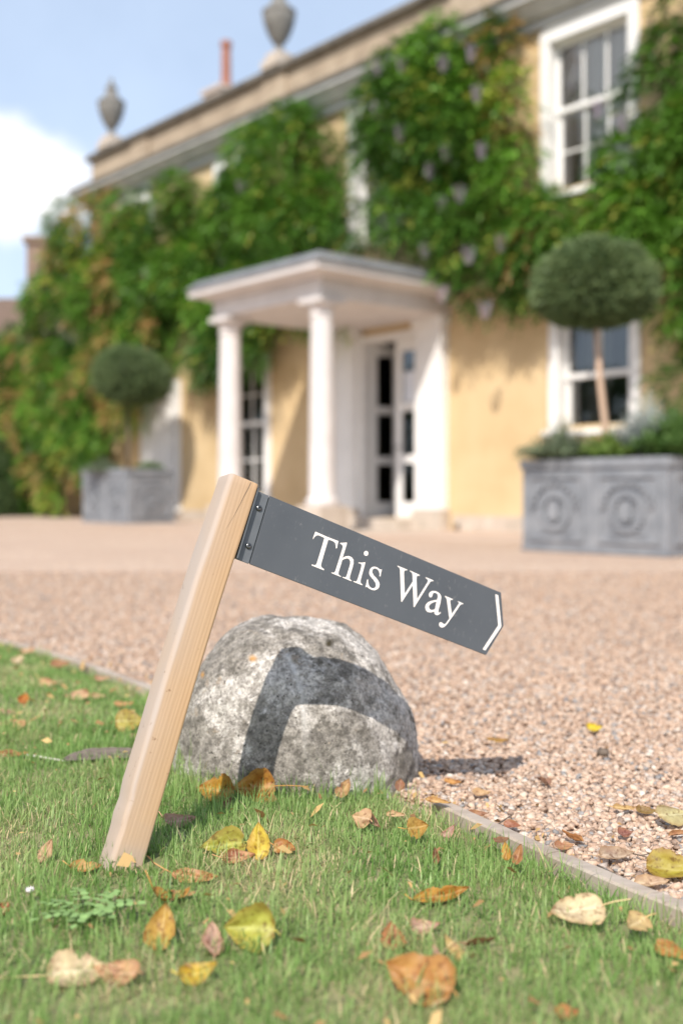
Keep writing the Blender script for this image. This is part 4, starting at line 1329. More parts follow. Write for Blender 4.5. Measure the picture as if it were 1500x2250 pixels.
# low clipped hedge at the far left foot of the creeper
hb_ = hw(-15.2, 1.3, G)
root = empty('hedge', hb_, (0, 0, house.rotation_euler.z)); tag(root, 'dark green hedge at the foot of the left creeper', 'hedge')
n = 12000
f_ = rng.integers(0, 3, n); x = rng.uniform(-3.0, 2.3, n); y = rng.uniform(-0.5, 0.5, n); z = rng.uniform(0.02, 1.7, n)
y = np.where(f_ == 0, -0.5, y); z = np.where(f_ == 1, 1.7, z); x = np.where(f_ == 2, 2.3, x)
p = np.stack([x, y, z], 1) + rng.normal(0, 0.06, (n, 3)); p[:, 2] = np.maximum(p[:, 2], 0.02)
d = rng.normal(size=(n, 3)) + np.array([0.2, -0.5, 0.4]); d /= np.linalg.norm(d, axis=1, keepdims=True)
s_ = np.cross(d, rng.normal(size=(n, 3))); s_ /= np.linalg.norm(s_, axis=1, keepdims=True)
L = 0.09 * (0.7 + 0.6 * rng.random((n, 1)))
V = np.stack([p, p + d * L * 0.5 + s_ * L * 0.3, p + d * L, p + d * L * 0.5 - s_ * L * 0.3], 1).reshape(-1, 3)
k = rng.random((n, 1)); c = np.array([0.06, 0.11, 0.04]) * (1 - k) + np.array([0.12, 0.18, 0.07]) * k
np_mesh('foliage', V, quads=(np.arange(n) * 4)[:, None] + np.array([[0, 1, 2, 3]]), mat=M['leaf'], parent=root, colors=np.repeat(c[:, None], 4, 1).reshape(-1, 3))
mb = MB(); mb.box(-2.92, 2.22, -0.42, 0.42, 0.0, 1.62); mb.build('dark_core', M['core'], root)  # near-black block stands in for shade within the hedge

# ------------------------------------------------------------------ signpost
Vx = Vector((0.82933085, 0.4271188, -0.36024974)); Uz = Vector((0.25704376, 0.28082899, 0.92469648)); Ny = Uz.cross(Vx).normalized()
Osign = Vector((-0.10825738, 1.66544852, H - 0.00283118))
BX, BZ = -0.049, -0.538                    # foot of the post in sign-plane coordinates
sp = empty('signpost'); tag(sp, 'leaning oak signpost with a slate grey arrow board reading This Way', 'signpost')
sp.matrix_world = Matrix(((Vx.x, Ny.x, Uz.x, 0), (Vx.y, Ny.y, Uz.y, 0), (Vx.z, Ny.z, Uz.z, 0), (0, 0, 0, 1)))
sp.location = Osign + Vx * BX + Uz * BZ
L_ = lambda x, y, z: (x - BX, -y, z - BZ)          # y here counts towards the viewer

# post: rounded square, a little bowed, gnawed at the foot
x0, x1, y0, y1 = -0.0745, -0.0265, -0.036, 0.012
zs = list(np.linspace(BZ - 0.10, 0.0045, 60)) + [0.0063, 0.0072]
ring_pts = []
def rr_ring(inset, rad):
    pts = []
    for (cx_, cy_, a0) in ((x1, y0, -90), (x1, y1, 0), (x0, y1, 90), (x0, y0, 180)):
        rad_ = rad * (1.5 if (cx_ == x0 and cy_ == y1) else 0.8)
        ccx = cx_ - math.copysign(rad_, cx_ - (x0 + x1) / 2); ccy = cy_ - math.copysign(rad_, cy_ - (y0 + y1) / 2)
        for k in range(7):
            a_ = R(a0 + 90 * k / 6)
            pts.append((ccx + (rad_ - inset) * math.cos(a_), ccy + (rad_ - inset) * math.sin(a_)))
    return pts
vs, sil = [], []
for i, z in enumerate(zs):
    u = (z - BZ) / -BZ
    ins = 0.0 if i < 60 else (0.0012 if i == 60 else 0.0032)
    bow = -0.0042 * math.sin(math.pi * min(max(u, 0), 1))
    for (x, y) in rr_ring(ins, 0.0055):
        xl = (x - x0) / (x1 - x0)
        g_ = 0.0008 * noise.noise(Vector((x * 60, y * 60, z * 9)))
        bite = 0.0
        if z < BZ + 0.085 and xl < 0.5:
            bite = (0.5 - xl) * 2 * (0.0018 + 0.0022 * noise.noise(Vector((1.3, y * 40, z * 55)))) * min(1, (BZ + 0.085 - z) / 0.02)
        flare = -0.001 * max(0, (BZ + 0.05 - z) / 0.05) * (1 - xl) if z < BZ + 0.05 else 0
        vs.append(L_(x + bow + g_ + bite + flare, y + g_, z + 0.0012 * noise.noise(Vector((x * 120, y * 120, 7))) * (i >= 60)))
        sil.append(max(0.55 * (1 - (z - BZ - 0.01) / 0.045) * (0.8 + 0.6 * noise.noise(Vector((x * 70, y * 70, z * 60)))) if z < BZ + 0.055 else 0, min(1, (0.24 - xl) / 0.16)) * (0.85 + 0.30 * noise.noise(Vector((x * 90, y * 90, z * 14)))))
nr = 28
fs = []
for i in range(len(zs) - 1):
    for k in range(nr):
        k2 = (k + 1) % nr
        fs.append((i * nr + k, i * nr + k2, (i + 1) * nr + k2, (i + 1) * nr + k))
fs.append(tuple((len(zs) - 1) * nr + k for k in range(nr))); fs.append(tuple(range(nr - 1, -1, -1)))
mb = MB(); mb.add(vs, fs)
post = mb.build('post', M['post'], sp, smooth=True)
md = post.modifiers.new('split', 'EDGE_SPLIT'); md.split_angle = R(50)
a_ = post.data.attributes.new('silver', 'FLOAT', 'POINT'); a_.data.foreach_set('value', [float(s) for s in sil])
# drying crack running down from the top
ck = [(-0.0405, 0.0040), (-0.0412, -0.004), (-0.0440, -0.020), (-0.0462, -0.036), (-0.0490, -0.052), (-0.0530, -0.070), (-0.0575, -0.084)]
vs = []
for i, (x, z) in enumerate(ck):
    w = 0.00042 * (1 - i / (len(ck) - 0.5))
    bow = -0.0042 * math.sin(math.pi * (z - BZ) / -BZ)
    vs += [L_(x - w + bow, y1 + 0.0006, z), L_(x + w + bow, y1 + 0.0006, z)]
mb = MB(); mb.add(vs, [(i * 2, i * 2 + 1, i * 2 + 3, i * 2 + 2) for i in range(len(ck) - 1)]); mb.build('crack', M['bark'], post)

# bracket: flange against the post and the lip that carries the board
bh = -0.1095
mb = MB(); mb.box(*[L_(a, 0, 0)[0] for a in (-0.0255, -0.0232)], -0.0088, 0.034, bh - BZ, 0.0025 - BZ)
mb.box(*[L_(a, 0, 0)[0] for a in (-0.0231, -0.0012)], 0.0002, 0.0030, bh - BZ, -0.0005 - BZ)
mb.box(*[L_(a, 0, 0)[0] for a in (-0.0225, 0.022)], 0.0033, 0.0062, bh + 0.002 - BZ, -0.002 - BZ)
br = mb.build('bracket', M['bracket'], sp, bevel=0.0004)
for (bx_, bz_) in ((-0.0110, -0.0245), (-0.0096, -0.0845)):
    mb = MB(); n = 24
    prof = [(0.0047, -0.0003), (0.0047, 0.0010), (0.0043, 0.0020), (0.0034, 0.0027), (0.0024, 0.0030), (0.0021, 0.0030), (0.0020, 0.0010), (0.0004, 0.0008)]
    vs = []; fs = []
    for r_, y_ in prof:
        for k in range(n):
            a_ = 2 * math.pi * k / n
            hexr = r_
            if r_ in (0.0021, 0.0020): hexr = r_ / math.cos((a_ + math.pi / 6) % (math.pi / 3) - math.pi / 6) * 0.95
            x, _, z = L_(bx_ + hexr * math.cos(a_), 0, bz_ + hexr * math.sin(a_)); vs.append((x, -y_, z))
    for i in range(len(prof) - 1):
        for k in range(n):
            k2 = (k + 1) % n; fs.append((i * n + k, (i + 1) * n + k, (i + 1) * n + k2, i * n + k2))
    fs.append(tuple((len(prof) - 1) * n + k for k in range(n)))
    mb.add(vs, fs); mb.build('bolt', M['boltsteel'], br)
# arrow board
outl = [(0.0006, 0.0), (0.0010, -0.1092), (0.4534, -0.1094), (0.4748, -0.0522), (0.4546, 0.0)]
vs = [L_(x, 0.0, z) for x, z in outl] + [L_(x, -0.003, z) for x, z in outl]
n = len(outl)
fs = [tuple(range(n))] + [tuple(range(2 * n - 1, n - 1, -1))] + [(k, n + k, n + (k + 1) % n, (k + 1) % n) for k in range(n)]
mb = MB(); mb.add(vs, fs); bd = mb.build('arrow_board', M['board'], sp, bevel=0.0005)
bpy.context.view_layer.update()
# recalc normals outwards
def fix_normals(o):
    bm = bmesh.new(); bm.from_mesh(o.data); bmesh.ops.recalc_face_normals(bm, faces=bm.faces); bm.to_mesh(o.data); bm.free()
fix_normals(bd); fix_normals(post)

GL = {
 'T': [(896,-249),(926,-250),(1118,-255),(1326,-250),(1325,-302),(1331,-369),(1313,-372),(1300,-332),(1279,-299),(1246,-286),(1201,-285),(1147,-292),(1143,-478),(1141,-668),(1145,-716),(1163,-739),(1217,-752),(1215,-769),(990,-769),(992,-750),(1034,-750),(1061,-731),(1067,-699),(1072,-519),(1075,-288),(1016,-285),(970,-284),(940,-295),(919,-316),(903,-346),(898,-373),(887,-372),(891,-316)],
 'h': [(1355,-269),(1410,-246),(1476,-217),(1477,-257),(1470,-476),(1509,-437),(1564,-410),(1621,-409),(1661,-434),(1679,-478),(1684,-556),(1679,-708),(1686,-741),(1704,-754),(1731,-758),(1729,-769),(1560,-767),(1560,-755),(1595,-752),(1615,-741),(1622,-708),(1627,-576),(1626,-506),(1611,-471),(1582,-451),(1549,-455),(1510,-477),(1475,-512),(1474,-580),(1469,-711),(1474,-739),(1500,-755),(1532,-757),(1529,-768),(1354,-766),(1355,-753),(1385,-751),(1403,-735),(1410,-702),(1418,-530),(1426,-316),(1417,-294),(1398,-281),(1369,-278)],
 'i': [(1759,-447),(1813,-432),(1882,-401),(1882,-431),(1879,-649),(1883,-718),(1897,-743),(1934,-752),(1932,-766),(1763,-767),(1765,-753),(1801,-751),(1819,-735),(1825,-698),(1832,-534),(1829,-475),(1821,-458),(1801,-452),(1763,-458)],
 'dot': [(1891,-250),(1892,-264),(1889,-277),(1881,-290),(1870,-299),(1856,-303),(1842,-303),(1830,-299),(1819,-290),(1813,-278),(1811,-264),(1815,-251),(1822,-238),(1834,-229),(1847,-225),(1861,-224),(1874,-229),(1885,-238)],
 's': [(2203,-406),(2200,-456),(2209,-522),(2191,-529),(2179,-484),(2155,-452),(2117,-434),(2076,-434),(2047,-454),(2037,-488),(2049,-519),(2088,-551),(2155,-579),(2208,-616),(2231,-654),(2233,-699),(2214,-735),(2177,-766),(2128,-779),(2069,-775),(2024,-762),(1993,-775),(1996,-729),(1990,-651),(2006,-645),(2025,-699),(2057,-738),(2103,-753),(2141,-745),(2169,-720),(2170,-685),(2147,-647),(2096,-614),(2034,-585),(2002,-556),(1991,-519),(1994,-473),(2017,-434),(2057,-412),(2109,-407),(2160,-419),(2183,-419)],
 'W': [(2460,-254),(2655,-254),(2653,-268),(2623,-273),(2606,-295),(2613,-337),(2719,-641),(2808,-402),(2769,-292),(2749,-270),(2705,-260),(2708,-250),(2910,-256),(2906,-271),(2873,-278),(2857,-301),(2867,-347),(2968,-645),(3083,-316),(3080,-288),(3065,-273),(3027,-267),(3029,-253),(3185,-254),(3183,-269),(3153,-275),(3130,-297),(3114,-340),(2954,-786),(2940,-786),(2825,-459),(2706,-780),(2691,-781),(2524,-299),(2502,-273),(2460,-265)],
 'a': [(3167,-519),(3161,-492),(3172,-459),(3205,-430),(3252,-410),(3310,-407),(3361,-419),(3396,-447),(3408,-478),(3416,-564),(3412,-693),(3425,-723),(3444,-720),(3459,-702),(3469,-706),(3459,-731),(3432,-760),(3401,-775),(3368,-771),(3347,-753),(3343,-726),(3316,-749),(3270,-772),(3220,-781),(3177,-761),(3153,-725),(3153,-681),(3177,-634),(3224,-594),(3284,-559),(3339,-535),(3340,-476),(3324,-446),(3295,-435),(3255,-440),(3236,-457),(3233,-487),(3231,-518),(3212,-535),(3190,-539)],
 'y': [(3469,-422),(3635,-423),(3632,-437),(3601,-442),(3589,-462),(3595,-484),(3681,-663),(3768,-456),(3769,-441),(3755,-433),(3730,-431),(3737,-424),(3854,-426),(3850,-439),(3820,-447),(3799,-474),(3713,-683),(3640,-844),(3617,-886),(3590,-917),(3555,-936),(3518,-934),(3493,-916),(3486,-884),(3503,-861),(3531,-855),(3558,-866),(3588,-869),(3612,-848),(3644,-774),(3658,-748),(3636,-708),(3546,-520),(3518,-465),(3500,-446),(3470,-435)],
 'chev': [(4434,-65),(4500,-64),(4699,-535),(4700,-558),(4494,-1031),(4434,-1026),(4631,-560),(4635,-542)]}
A_IN = [(3337,-566),(3288,-592),(3241,-632),(3220,-668),(3221,-697),(3244,-724),(3275,-728),(3312,-714),(3344,-691)]


def glyph(name, loops_list, mat=M['cream']):
    vs, fs = [], []
    for loops in loops_list:
        pts = [p for lp in loops for p in lp]
        b_ = len(vs)
        vs += [L_(x * 1e-4, 0.00035, z * 1e-4) for x, z in pts]
        for t_ in tessellate_polygon([[Vector((x, z, 0)) for x, z in lp] for lp in loops]):
            a_, b2, c_ = (Vector((*pts[i], 0)) for i in t_)
            # y points to the viewer: x right, z up -> keep the triangle counter-clockwise seen from +y
            t_ = tuple(t_) if (b2 - a_).cross(c_ - a_).z < 0 else tuple(reversed(t_))
            fs.append(tuple(i + b_ for i in t_))
    mb = MB(); mb.add(vs, fs)
    return mb.build(name, mat, bd)


glyph('letter', [[GL['T']]]); glyph('letter', [[GL['h']]]); glyph('letter', [[GL['i']], [GL['dot']]]); glyph('letter', [[GL['s']]])
glyph('letter', [[GL['W']]]); glyph('letter', [[GL['a'], A_IN]]); glyph('letter', [[GL['y']]])
glyph('arrow_mark', [[GL['chev']]])

# ------------------------------------------------------------------ boulder
nu, nv = 220, 110
vs, fs, streak, orange, dark_spot = [], [], [], [], []
for j in range(nv + 1):
    ph = (j / nv) * R(100)                      # 0 at the crown, past the equator at the foot
    for i in range(nu):
        th = 2 * math.pi * i / nu
        d = Vector((math.sin(ph) * math.cos(th), math.sin(ph) * math.sin(th), math.cos(ph)))
        # full shoulders; the right-hand flank stands steeper
        sx_ = 0.227 * (1 + 0.02 * d.x); sz = 0.300
        p = Vector((d.x * sx_, d.y * 0.225, d.z * sz))
        if d.x > 0: p.x += 0.012 * max(0, 1 - abs(d.z - 0.42) * 2.2) * d.x
        p *= 1 + 0.034 * max(0, math.sin(2 * ph)) - 0.012 * max(0, d.z - 0.9) * 10
        dn = 0.009 * noise.noise(d * 1.7 + Vector((5, 1, 2))) + 0.0042 * noise.noise(d * 4.2 + Vector((1, 9, 2))) + 0.0034 * noise.noise(d * 13) + 0.0015 * noise.noise(d * 36) - 0.004 * max(0, noise.noise(d * 8 + Vector((2, 7, 7))) - 0.35)
        p += d * dn
        vs.append((p.x, p.y, p.z))
        # a pale drip line, two orange lichen rosettes and a small dark spot on the front of the stone
        front = 1.0 if d.y < 0.15 else 0.0
        cxs = np.interp(-p.z, [-0.247, -0.223, -0.183, -0.1335, -0.068], [0.0, 0.013, 0.030, 0.035, 0.038])
        wdt = np.interp(-p.z, [-0.247, -0.230, -0.190, -0.068], [0.0042, 0.0038, 0.0036, 0.0018])
        s_ = math.exp(-((p.x - cxs) / wdt) ** 2) * (1 if 0.068 < p.z < 0.249 else 0) * front * (0.7 + 0.5 * noise.noise(Vector((p.x * 80, p.z * 60, 0))))
        streak.append(max(0, min(0.85, s_)))
        orange.append(front * max(math.exp(-(((p.x + 0.061) / 0.0073) ** 2 + ((p.z - 0.240) / 0.005) ** 2) ** 2), math.exp(-(((p.x + 0.155) / 0.004) ** 2 + ((p.z - 0.204) / 0.004) ** 2) ** 2)) * 0.9)
        dark_spot.append(front * math.exp(-(((p.x - 0.073) / 0.0057) ** 2 + ((p.z - 0.263) / 0.005) ** 2) ** 2))
for j in range(nv):
    for i in range(nu):
        i2 = (i + 1) % nu
        fs.append((j * nu + i, (j + 1) * nu + i, (j + 1) * nu + i2, j * nu + i2))
mb = MB(); mb.add(vs, fs)
st = mb.build('boulder', M['boulder'], smooth=True)
st.location = STONE_C
for nm, dat in (('streak', streak), ('orange', orange), ('dark_spot', dark_spot)):
    a_ = st.data.attributes.new(nm, 'FLOAT', 'POINT'); a_.data.foreach_set('value', dat)
tag(st, 'rounded grey boulder mottled with pale lichen behind the signpost', 'boulder')

# ------------------------------------------------------------------ fallen leaves, each with its stalk
YEL, YGR, TAN, CRM = (0.68, 0.52, 0.06), (0.46, 0.47, 0.08), (0.62, 0.42, 0.23), (0.74, 0.61, 0.36)
RUS, ORB, OCH, BRN, PBR = (0.44, 0.19, 0.07), (0.50, 0.26, 0.07), (0.54, 0.35, 0.07), (0.26, 0.14, 0.07), (0.54, 0.34, 0.24)


def fallen(label, px, py, wpx, asp, yaw, roll=0, pitch=0, curl=0.0, fold=0.0, c=TAN, z=0.006, stalk=0.55, shape='heart', twist=0.0):
    """wpx: length in photograph pixels (2250 high), asp: width / length; yaw: tip direction, roll > 0 turns the face to the viewer"""
    p = at(px, py, z)
    L = wpx * p.y / 2422.0
    W = L * asp
    root = empty('fallen_leaf', p, (0, 0, 0))
    tag(root, label, 'leaf', 'fallen autumn leaves')
    root.rotation_euler = (Matrix.Rotation(R(yaw), 3, 'Z') @ Matrix.Rotation(R(-pitch), 3, 'Y') @ Matrix.Rotation(R(roll), 3, 'X')).to_euler()
    nu, nv = 17, 13
    cup = random.choice((-1, 1)) * random.uniform(0.25, 1.3)
    V, E_, VN, F = [], [], [], []
    sd = random.random() * 50
    for i in range(nu):
        u = i / (nu - 1)
        if shape == 'heart':
            hw_ = (math.sin(math.pi * min(1, u * 1.02) ** 0.62) ** 0.8) * 0.5 if 0 < u < 1 else 0
            hw_ = max(hw_, 0.16 * (1 - u) if u < 0.06 else 0)
        elif shape == 'oval':
            hw_ = (math.sin(math.pi * u ** 0.85) ** 0.85) * 0.5 if 0 < u < 1 else 0
        else:                                            # lance
            hw_ = (math.sin(math.pi * u ** 0.75)) * 0.5 if 0 < u < 1 else 0
        hw_ *= 1 + 0.035 * math.sin(u * 40 + sd) + 0.20 * noise.noise(Vector((u * 3.1, sd, 2.0)))
        for j in range(nv):
            v = j / (nv - 1) * 2 - 1
            y = v * hw_ * W * (1 + 0.10 * noise.noise(Vector((u * 6 + sd, 3 if v > 0 else 8, 2.0))))
            x = (u - 0.5) * L
            if shape == 'heart' and u < 0.35: x -= 0.16 * L * (abs(v) ** 1.5) * (0.35 - u) / 0.35
            zz = fold * abs(y) + 0.085 * L * noise.noise(Vector((u * 2.2 + sd, v * 1.5, sd))) + 0.022 * L * noise.noise(Vector((u * 7, v * 6, sd)))
            ca = cup * y / W
            y, zz = W / cup * math.sin(ca), zz + W / cup * (1 - math.cos(ca))
            a_ = curl * (u - 0.5)
            if abs(curl) > 1e-3:
                rad = L / curl
                x, zc = rad * math.sin(a_), rad * (1 - math.cos(a_))
                zz = zc + zz * math.cos(a_)
            t_ = twist * (u - 0.5)
            y, zz = y * math.cos(t_) - zz * math.sin(t_), y * math.sin(t_) + zz * math.cos(t_)
            V.append((x, y, zz)); E_.append(max(abs(v) ** 3, (abs(u - 0.5) * 2) ** 6))
            side = abs((u * 6.5 - abs(v) * 1.6) % 1 - 0.5)
            VN.append(max(1.0 if j == nv // 2 else 0.0, (0.55 if side < 0.1 else 0.0) * (1 - abs(v))))
    tear = random.randint(3, nu - 5); tw = random.randint(0, 3); ts = random.choice((0, nv - 2)); td = random.randint(0, 2)
    for i in range(nu - 1):
        for j in range(nv - 1):
            a_ = i * nv + j
            if abs(j - ts) < td - abs(i - tear): continue
            F.append((a_, a_ + nv, a_ + nv + 1, a_ + 1))
    mb = MB(); mb.add(V, F)
    bl = mb.build('blade', M['fallen'], root, smooth=True)
    for nm, dat in (('edge', E_), ('vein', VN)):
        q = bl.data.attributes.new(nm, 'FLOAT', 'POINT'); q.data.foreach_set('value', [float(x) for x in dat])
    c = tuple(x * 0.90 for x in c)
    bl.color = (*c, 1)
    if stalk:
        s0 = Vector(V[nv // 2]); dirx = (s0 - Vector(V[nv + nv // 2])).normalized()
        pts = [s0 - dirx * 0.001, s0 + dirx * L * stalk * 0.4 + Vector((0, 0.03 * L, 0.03 * L)), s0 + dirx * L * stalk + Vector((0, 0.10 * L, 0.05 * L))]
        mb = MB(); mb.tube(pts, [0.0009, 0.0007, 0.0006], 6)
        sk = mb.build('stalk', M['stalk'], root, smooth=True); sk.color = (min(1, c[0] * 1.05 + 0.05), c[1] * 0.95 + 0.03, c[2] * 0.8 + 0.03, 1)
    # rest it on the turf: lift so that its lowest edge just dips into the blades
    rm = root.rotation_euler.to_matrix()
    low = min((rm @ Vector(v)).z for v in V)
    base_lift = (-0.005 if z > -0.01 else 0.002)
    root.location.z = z + base_lift - low
    return root


# nearest turf
fallen('large yellow green leaf standing upright in the front turf', 548, 2062, 118, 0.92, 172, -62, 0, 0.5, 0.25, YGR, stalk=0.12)
fallen('pale brown folded leaf tucked behind the upright yellow green leaf', 465, 2075, 88, 0.6, 100, 20, 35, 0.8, 0.5, PBR)
fallen('ochre leaf with a yellow rim standing on edge left of the upright yellow green leaf', 357, 2063, 104, 0.66, 78, 8, 55, 0.9, 0.4, OCH, stalk=0.5)
fallen('pale tan leaf with a long stalk, left one of a touching pair', 172, 2140, 132, 0.75, 15, 28, 0, 0.5, 0.2, CRM, stalk=0.75)
fallen('salmon tan leaf at the lower left, right one of a touching pair', 256, 2142, 118, 0.66, 160, -30, 0, 0.7, 0.2, (0.60, 0.36, 0.18), stalk=0.2)
fallen('curled golden yellow leaf near the bottom left of centre', 436, 2142, 98, 0.55, 25, 35, 10, 1.6, 0.3, YEL, stalk=0.2)
fallen('big curled orange brown leaf near the bottom of the photo', 922, 2165, 172, 0.72, 152, -38, 10, 1.1, 0.35, ORB, stalk=0.12)
fallen('big cream leaf lying in the turf beside the timber edging', 1264, 2012, 128, 0.72, 195, -34, 0, 0.5, 0.15, CRM, stalk=0.45)
fallen('smaller cream yellow leaf to the right of the big cream leaf', 1396, 2033, 80, 0.7, 225, -32, 0, 0.5, 0.3, (0.66, 0.50, 0.22), stalk=0.3)
fallen('rounded rust coloured leaf in the right front turf', 862, 2066, 66, 0.9, 100, 5, 42, 0.5, 0.2, RUS, stalk=0.4)
fallen('pale yellow narrow leaf right of the rounded rust leaf', 988, 2093, 68, 0.6, 118, 10, 40, 0.7, 0.3, (0.60, 0.47, 0.16), stalk=0.2)
fallen('small pinkish brown leaf between the rust and the pale yellow leaves', 953, 2100, 52, 0.6, 95, 6, 40, 1.2, 0.5, PBR, stalk=0.3)
fallen('curled pinkish brown leaf above the rounded rust leaf', 932, 2038, 78, 0.5, 5, 30, 0, 1.7, 0.3, PBR, stalk=0.2)
fallen('dark brown leaf with a bright tip right of the pale yellow leaf', 1058, 2072, 80, 0.5, 28, -40, 0, 0.9, 0.5, BRN, stalk=0.2)
fallen('long orange yellow lance shaped leaf in the middle of the front turf', 966, 1966, 142, 0.30, 22, 42, 4, 0.6, 0.3, (0.58, 0.31, 0.05), shape='lance', stalk=0.1)
fallen('ochre yellow leaf standing on its side in front of the timber edging', 916, 1832, 56, 0.9, 30, 62, 0, 0.5, 0.25, OCH, stalk=0.5)
fallen('rolled pale brown leaf like a strip of bark right of the boulder foot', 818, 1803, 82, 0.34, -65, 40, 0, 0.4, 1.6, PBR, shape='lance', stalk=0)
fallen('round tan leaf behind the rolled pale brown leaf', 795, 1808, 52, 0.9, 140, -55, 0, 0.4, 0.2, TAN, stalk=0.2)
fallen('bright yellow leaf standing upright in the turf right of the post', 568, 1876, 80, 0.66, 95, 0, 72, 0.3, 0.15, YEL, stalk=0.2)
fallen('yellow green leaf leaning behind the bright yellow leaf', 487, 1866, 104, 0.68, 205, -48, 0, 0.35, 0.2, YGR, stalk=0.2)
fallen('tan pink leaf lying between the yellow green and the bright yellow leaf', 525, 1883, 74, 0.5, 15, 38, 4, 0.6, 0.25, (0.56, 0.30, 0.14), stalk=0.3)
fallen('orange brown folded leaf right of the bright yellow leaf', 628, 1864, 62, 0.6, -30, 42, 0, 0.7, 0.5, ORB, stalk=0.3)
fallen('long orange tan leaf with pale ribs in front of the yellow leaves', 428, 1926, 112, 0.36, -12, 30, 0, 0.7, 0.3, (0.60, 0.34, 0.13), shape='lance', stalk=0.4)
fallen('arched orange brown leaf in the turf in front of the post', 378, 1970, 100, 0.45, 20, 15, 0, 2.3, 0.3, (0.54, 0.28, 0.06), stalk=0.5)
fallen('small upright tan leaf left of the post foot', 102, 1880, 58, 0.6, 60, 20, 45, 0.8, 0.3, TAN, stalk=0.4)
fallen('ochre tan leaf just left of the post foot', 190, 1903, 70, 0.55, 12, 34, 0, 1.0, 0.4, (0.56, 0.33, 0.10), stalk=0.3)
fallen('rust leaf cut by the left edge in the front turf', 6, 1996, 46, 0.8, 70, 20, 20, 0.4, 0.2, RUS, stalk=0.2)
fallen('pinkish brown crumpled leaf beside the right side of the post', 396, 1807, 78, 0.5, 8, 28, 0, 1.5, 0.5, PBR, stalk=0.2)
fallen('golden brown leaf with a dark fold at the left foot of the boulder', 474, 1744, 92, 0.74, 158, -52, 0, 0.5, 0.35, (0.48, 0.28, 0.035), stalk=0.1)
fallen('large amber leaf with a long pale stalk against the boulder foot', 556, 1748, 96, 0.80, 190, -60, 0, 0.5, 0.2, (0.48, 0.25, 0.04), stalk=0.75)
fallen('narrow dark brown leaf in front of the two golden leaves at the boulder', 498, 1772, 46, 0.4, 60, 20, 30, 0.6, 0.5, BRN, shape='lance', stalk=0)
fallen('pale tan curled leaf at the right foot of the boulder', 755, 1738, 62, 0.5, 62, 20, 30, 1.2, 0.5, (0.60, 0.40, 0.18), stalk=0.1)
fallen('round yellow green leaf behind the post on the left', 285, 1602, 62, 0.95, 10, 58, 0, 0.4, 0.2, (0.46, 0.40, 0.08), stalk=0)
fallen('tan fragment of leaf in front of the round yellow green leaf', 300, 1616, 36, 0.5, 10, 30, 0, 0.8, 0.3, TAN, stalk=0)
fallen('tan leaf with a curved stalk near the left edge above the feather', 28, 1600, 66, 0.6, 170, -34, 0, 0.9, 0.3, (0.60, 0.38, 0.17), stalk=0.9)
fallen('brown orange curled leaf at the quill end of the feather', 30, 1656, 74, 0.34, 8, 30, 0, 0.9, 0.6, (0.44, 0.21, 0.07), shape='lance', stalk=0)
fallen('tan leaf in the far left turf, largest below the edging', 170, 1532, 60, 0.6, 165, -30, 0, 0.8, 0.3, TAN, stalk=0.3)
fallen('small tan leaf right of the largest far left leaf', 216, 1529, 34, 0.6, 20, 30, 0, 0.8, 0.3, TAN, stalk=0)
fallen('flat tan leaf between the far left leaves and the post', 272, 1546, 44, 0.45, 10, 26, 0, 0.7, 0.3, (0.55, 0.31, 0.12), stalk=0)
fallen('curled tan leaf in the far left turf close to the edging', 112, 1503, 56, 0.5, -30, 32, 0, 1.3, 0.3, (0.56, 0.34, 0.16), stalk=0.3)
fallen('small round rust leaf in the far left turf', 54, 1540, 30, 0.9, 80, 20, 40, 0.3, 0.2, (0.48, 0.19, 0.02), stalk=0)
fallen('flat pinkish brown leaf at the left edge above the stalked tan leaf', 18, 1566, 46, 0.4, 0, 25, 0, 0.6, 0.3, PBR, stalk=0)
fallen('brown leaf lying against the far left edging', 132, 1460, 44, 0.6, 20, 34, 0, 0.7, 0.3, (0.40, 0.22, 0.10), stalk=0)
fallen('tan leaf lying against the edging near the left edge', 62, 1432, 40, 0.6, 150, -34, 0, 0.7, 0.3, TAN, stalk=0)
fallen('pale tan leaf on the turf at the top of the far left edging', 40, 1452, 40, 0.6, 70, 20, 20, 0.7, 0.3, CRM, stalk=0)
fallen('tan leaf on the turf just left of the post and below the edging', 226, 1490, 40, 0.5, 30, 26, 0, 0.7, 0.3, (0.56, 0.36, 0.20), stalk=0)
# turf by the edging on the right
fallen('small upright yellow leaf against the timber board', 1110, 1880, 40, 0.55, 95, 0, 70, 0.3, 0.2, (0.58, 0.34, 0.06), stalk=0)
fallen('orange brown leaf leaning on the timber board', 1138, 1886, 50, 0.5, 58, 10, 50, 0.5, 0.4, (0.42, 0.22, 0.07), stalk=0)
fallen('brown folded leaf by the timber board above the leaning orange one', 1100, 1842, 44, 0.5, 30, 26, 0, 0.8, 0.4, BRN, stalk=0)
fallen('tan leaf in the grass to the right of the standing ochre leaf', 985, 1828, 50, 0.5, 50, 20, 20, 0.8, 0.4, PBR, stalk=0)
fallen('small tan leaf in the grass between the boulder and the edging', 870, 1787, 46, 0.5, 10, 25, 0, 0.8, 0.4, TAN, stalk=0)
fallen('brown leaf in the grass at the right flank of the boulder', 878, 1728, 40, 0.6, 80, 10, 30, 0.8, 0.4, (0.40, 0.22, 0.12), stalk=0)
fallen('yellow orange leaf lying over the end of the timber edging', 962, 1757, 66, 0.36, -32, 26, 0, 0.5, 0.2, (0.60, 0.38, 0.12), shape='lance', stalk=0, z=0.008)
fallen('orange leaf cut by the right edge in the lower turf', 1478, 2088, 90, 0.45, -55, 30, 0, 0.5, 0.3, (0.56, 0.30, 0.07), stalk=0)
fallen('rust leaf at the bottom right of the turf', 1245, 2222, 60, 0.7, 20, 30, 0, 0.8, 0.3, (0.46, 0.20, 0.06), stalk=0)
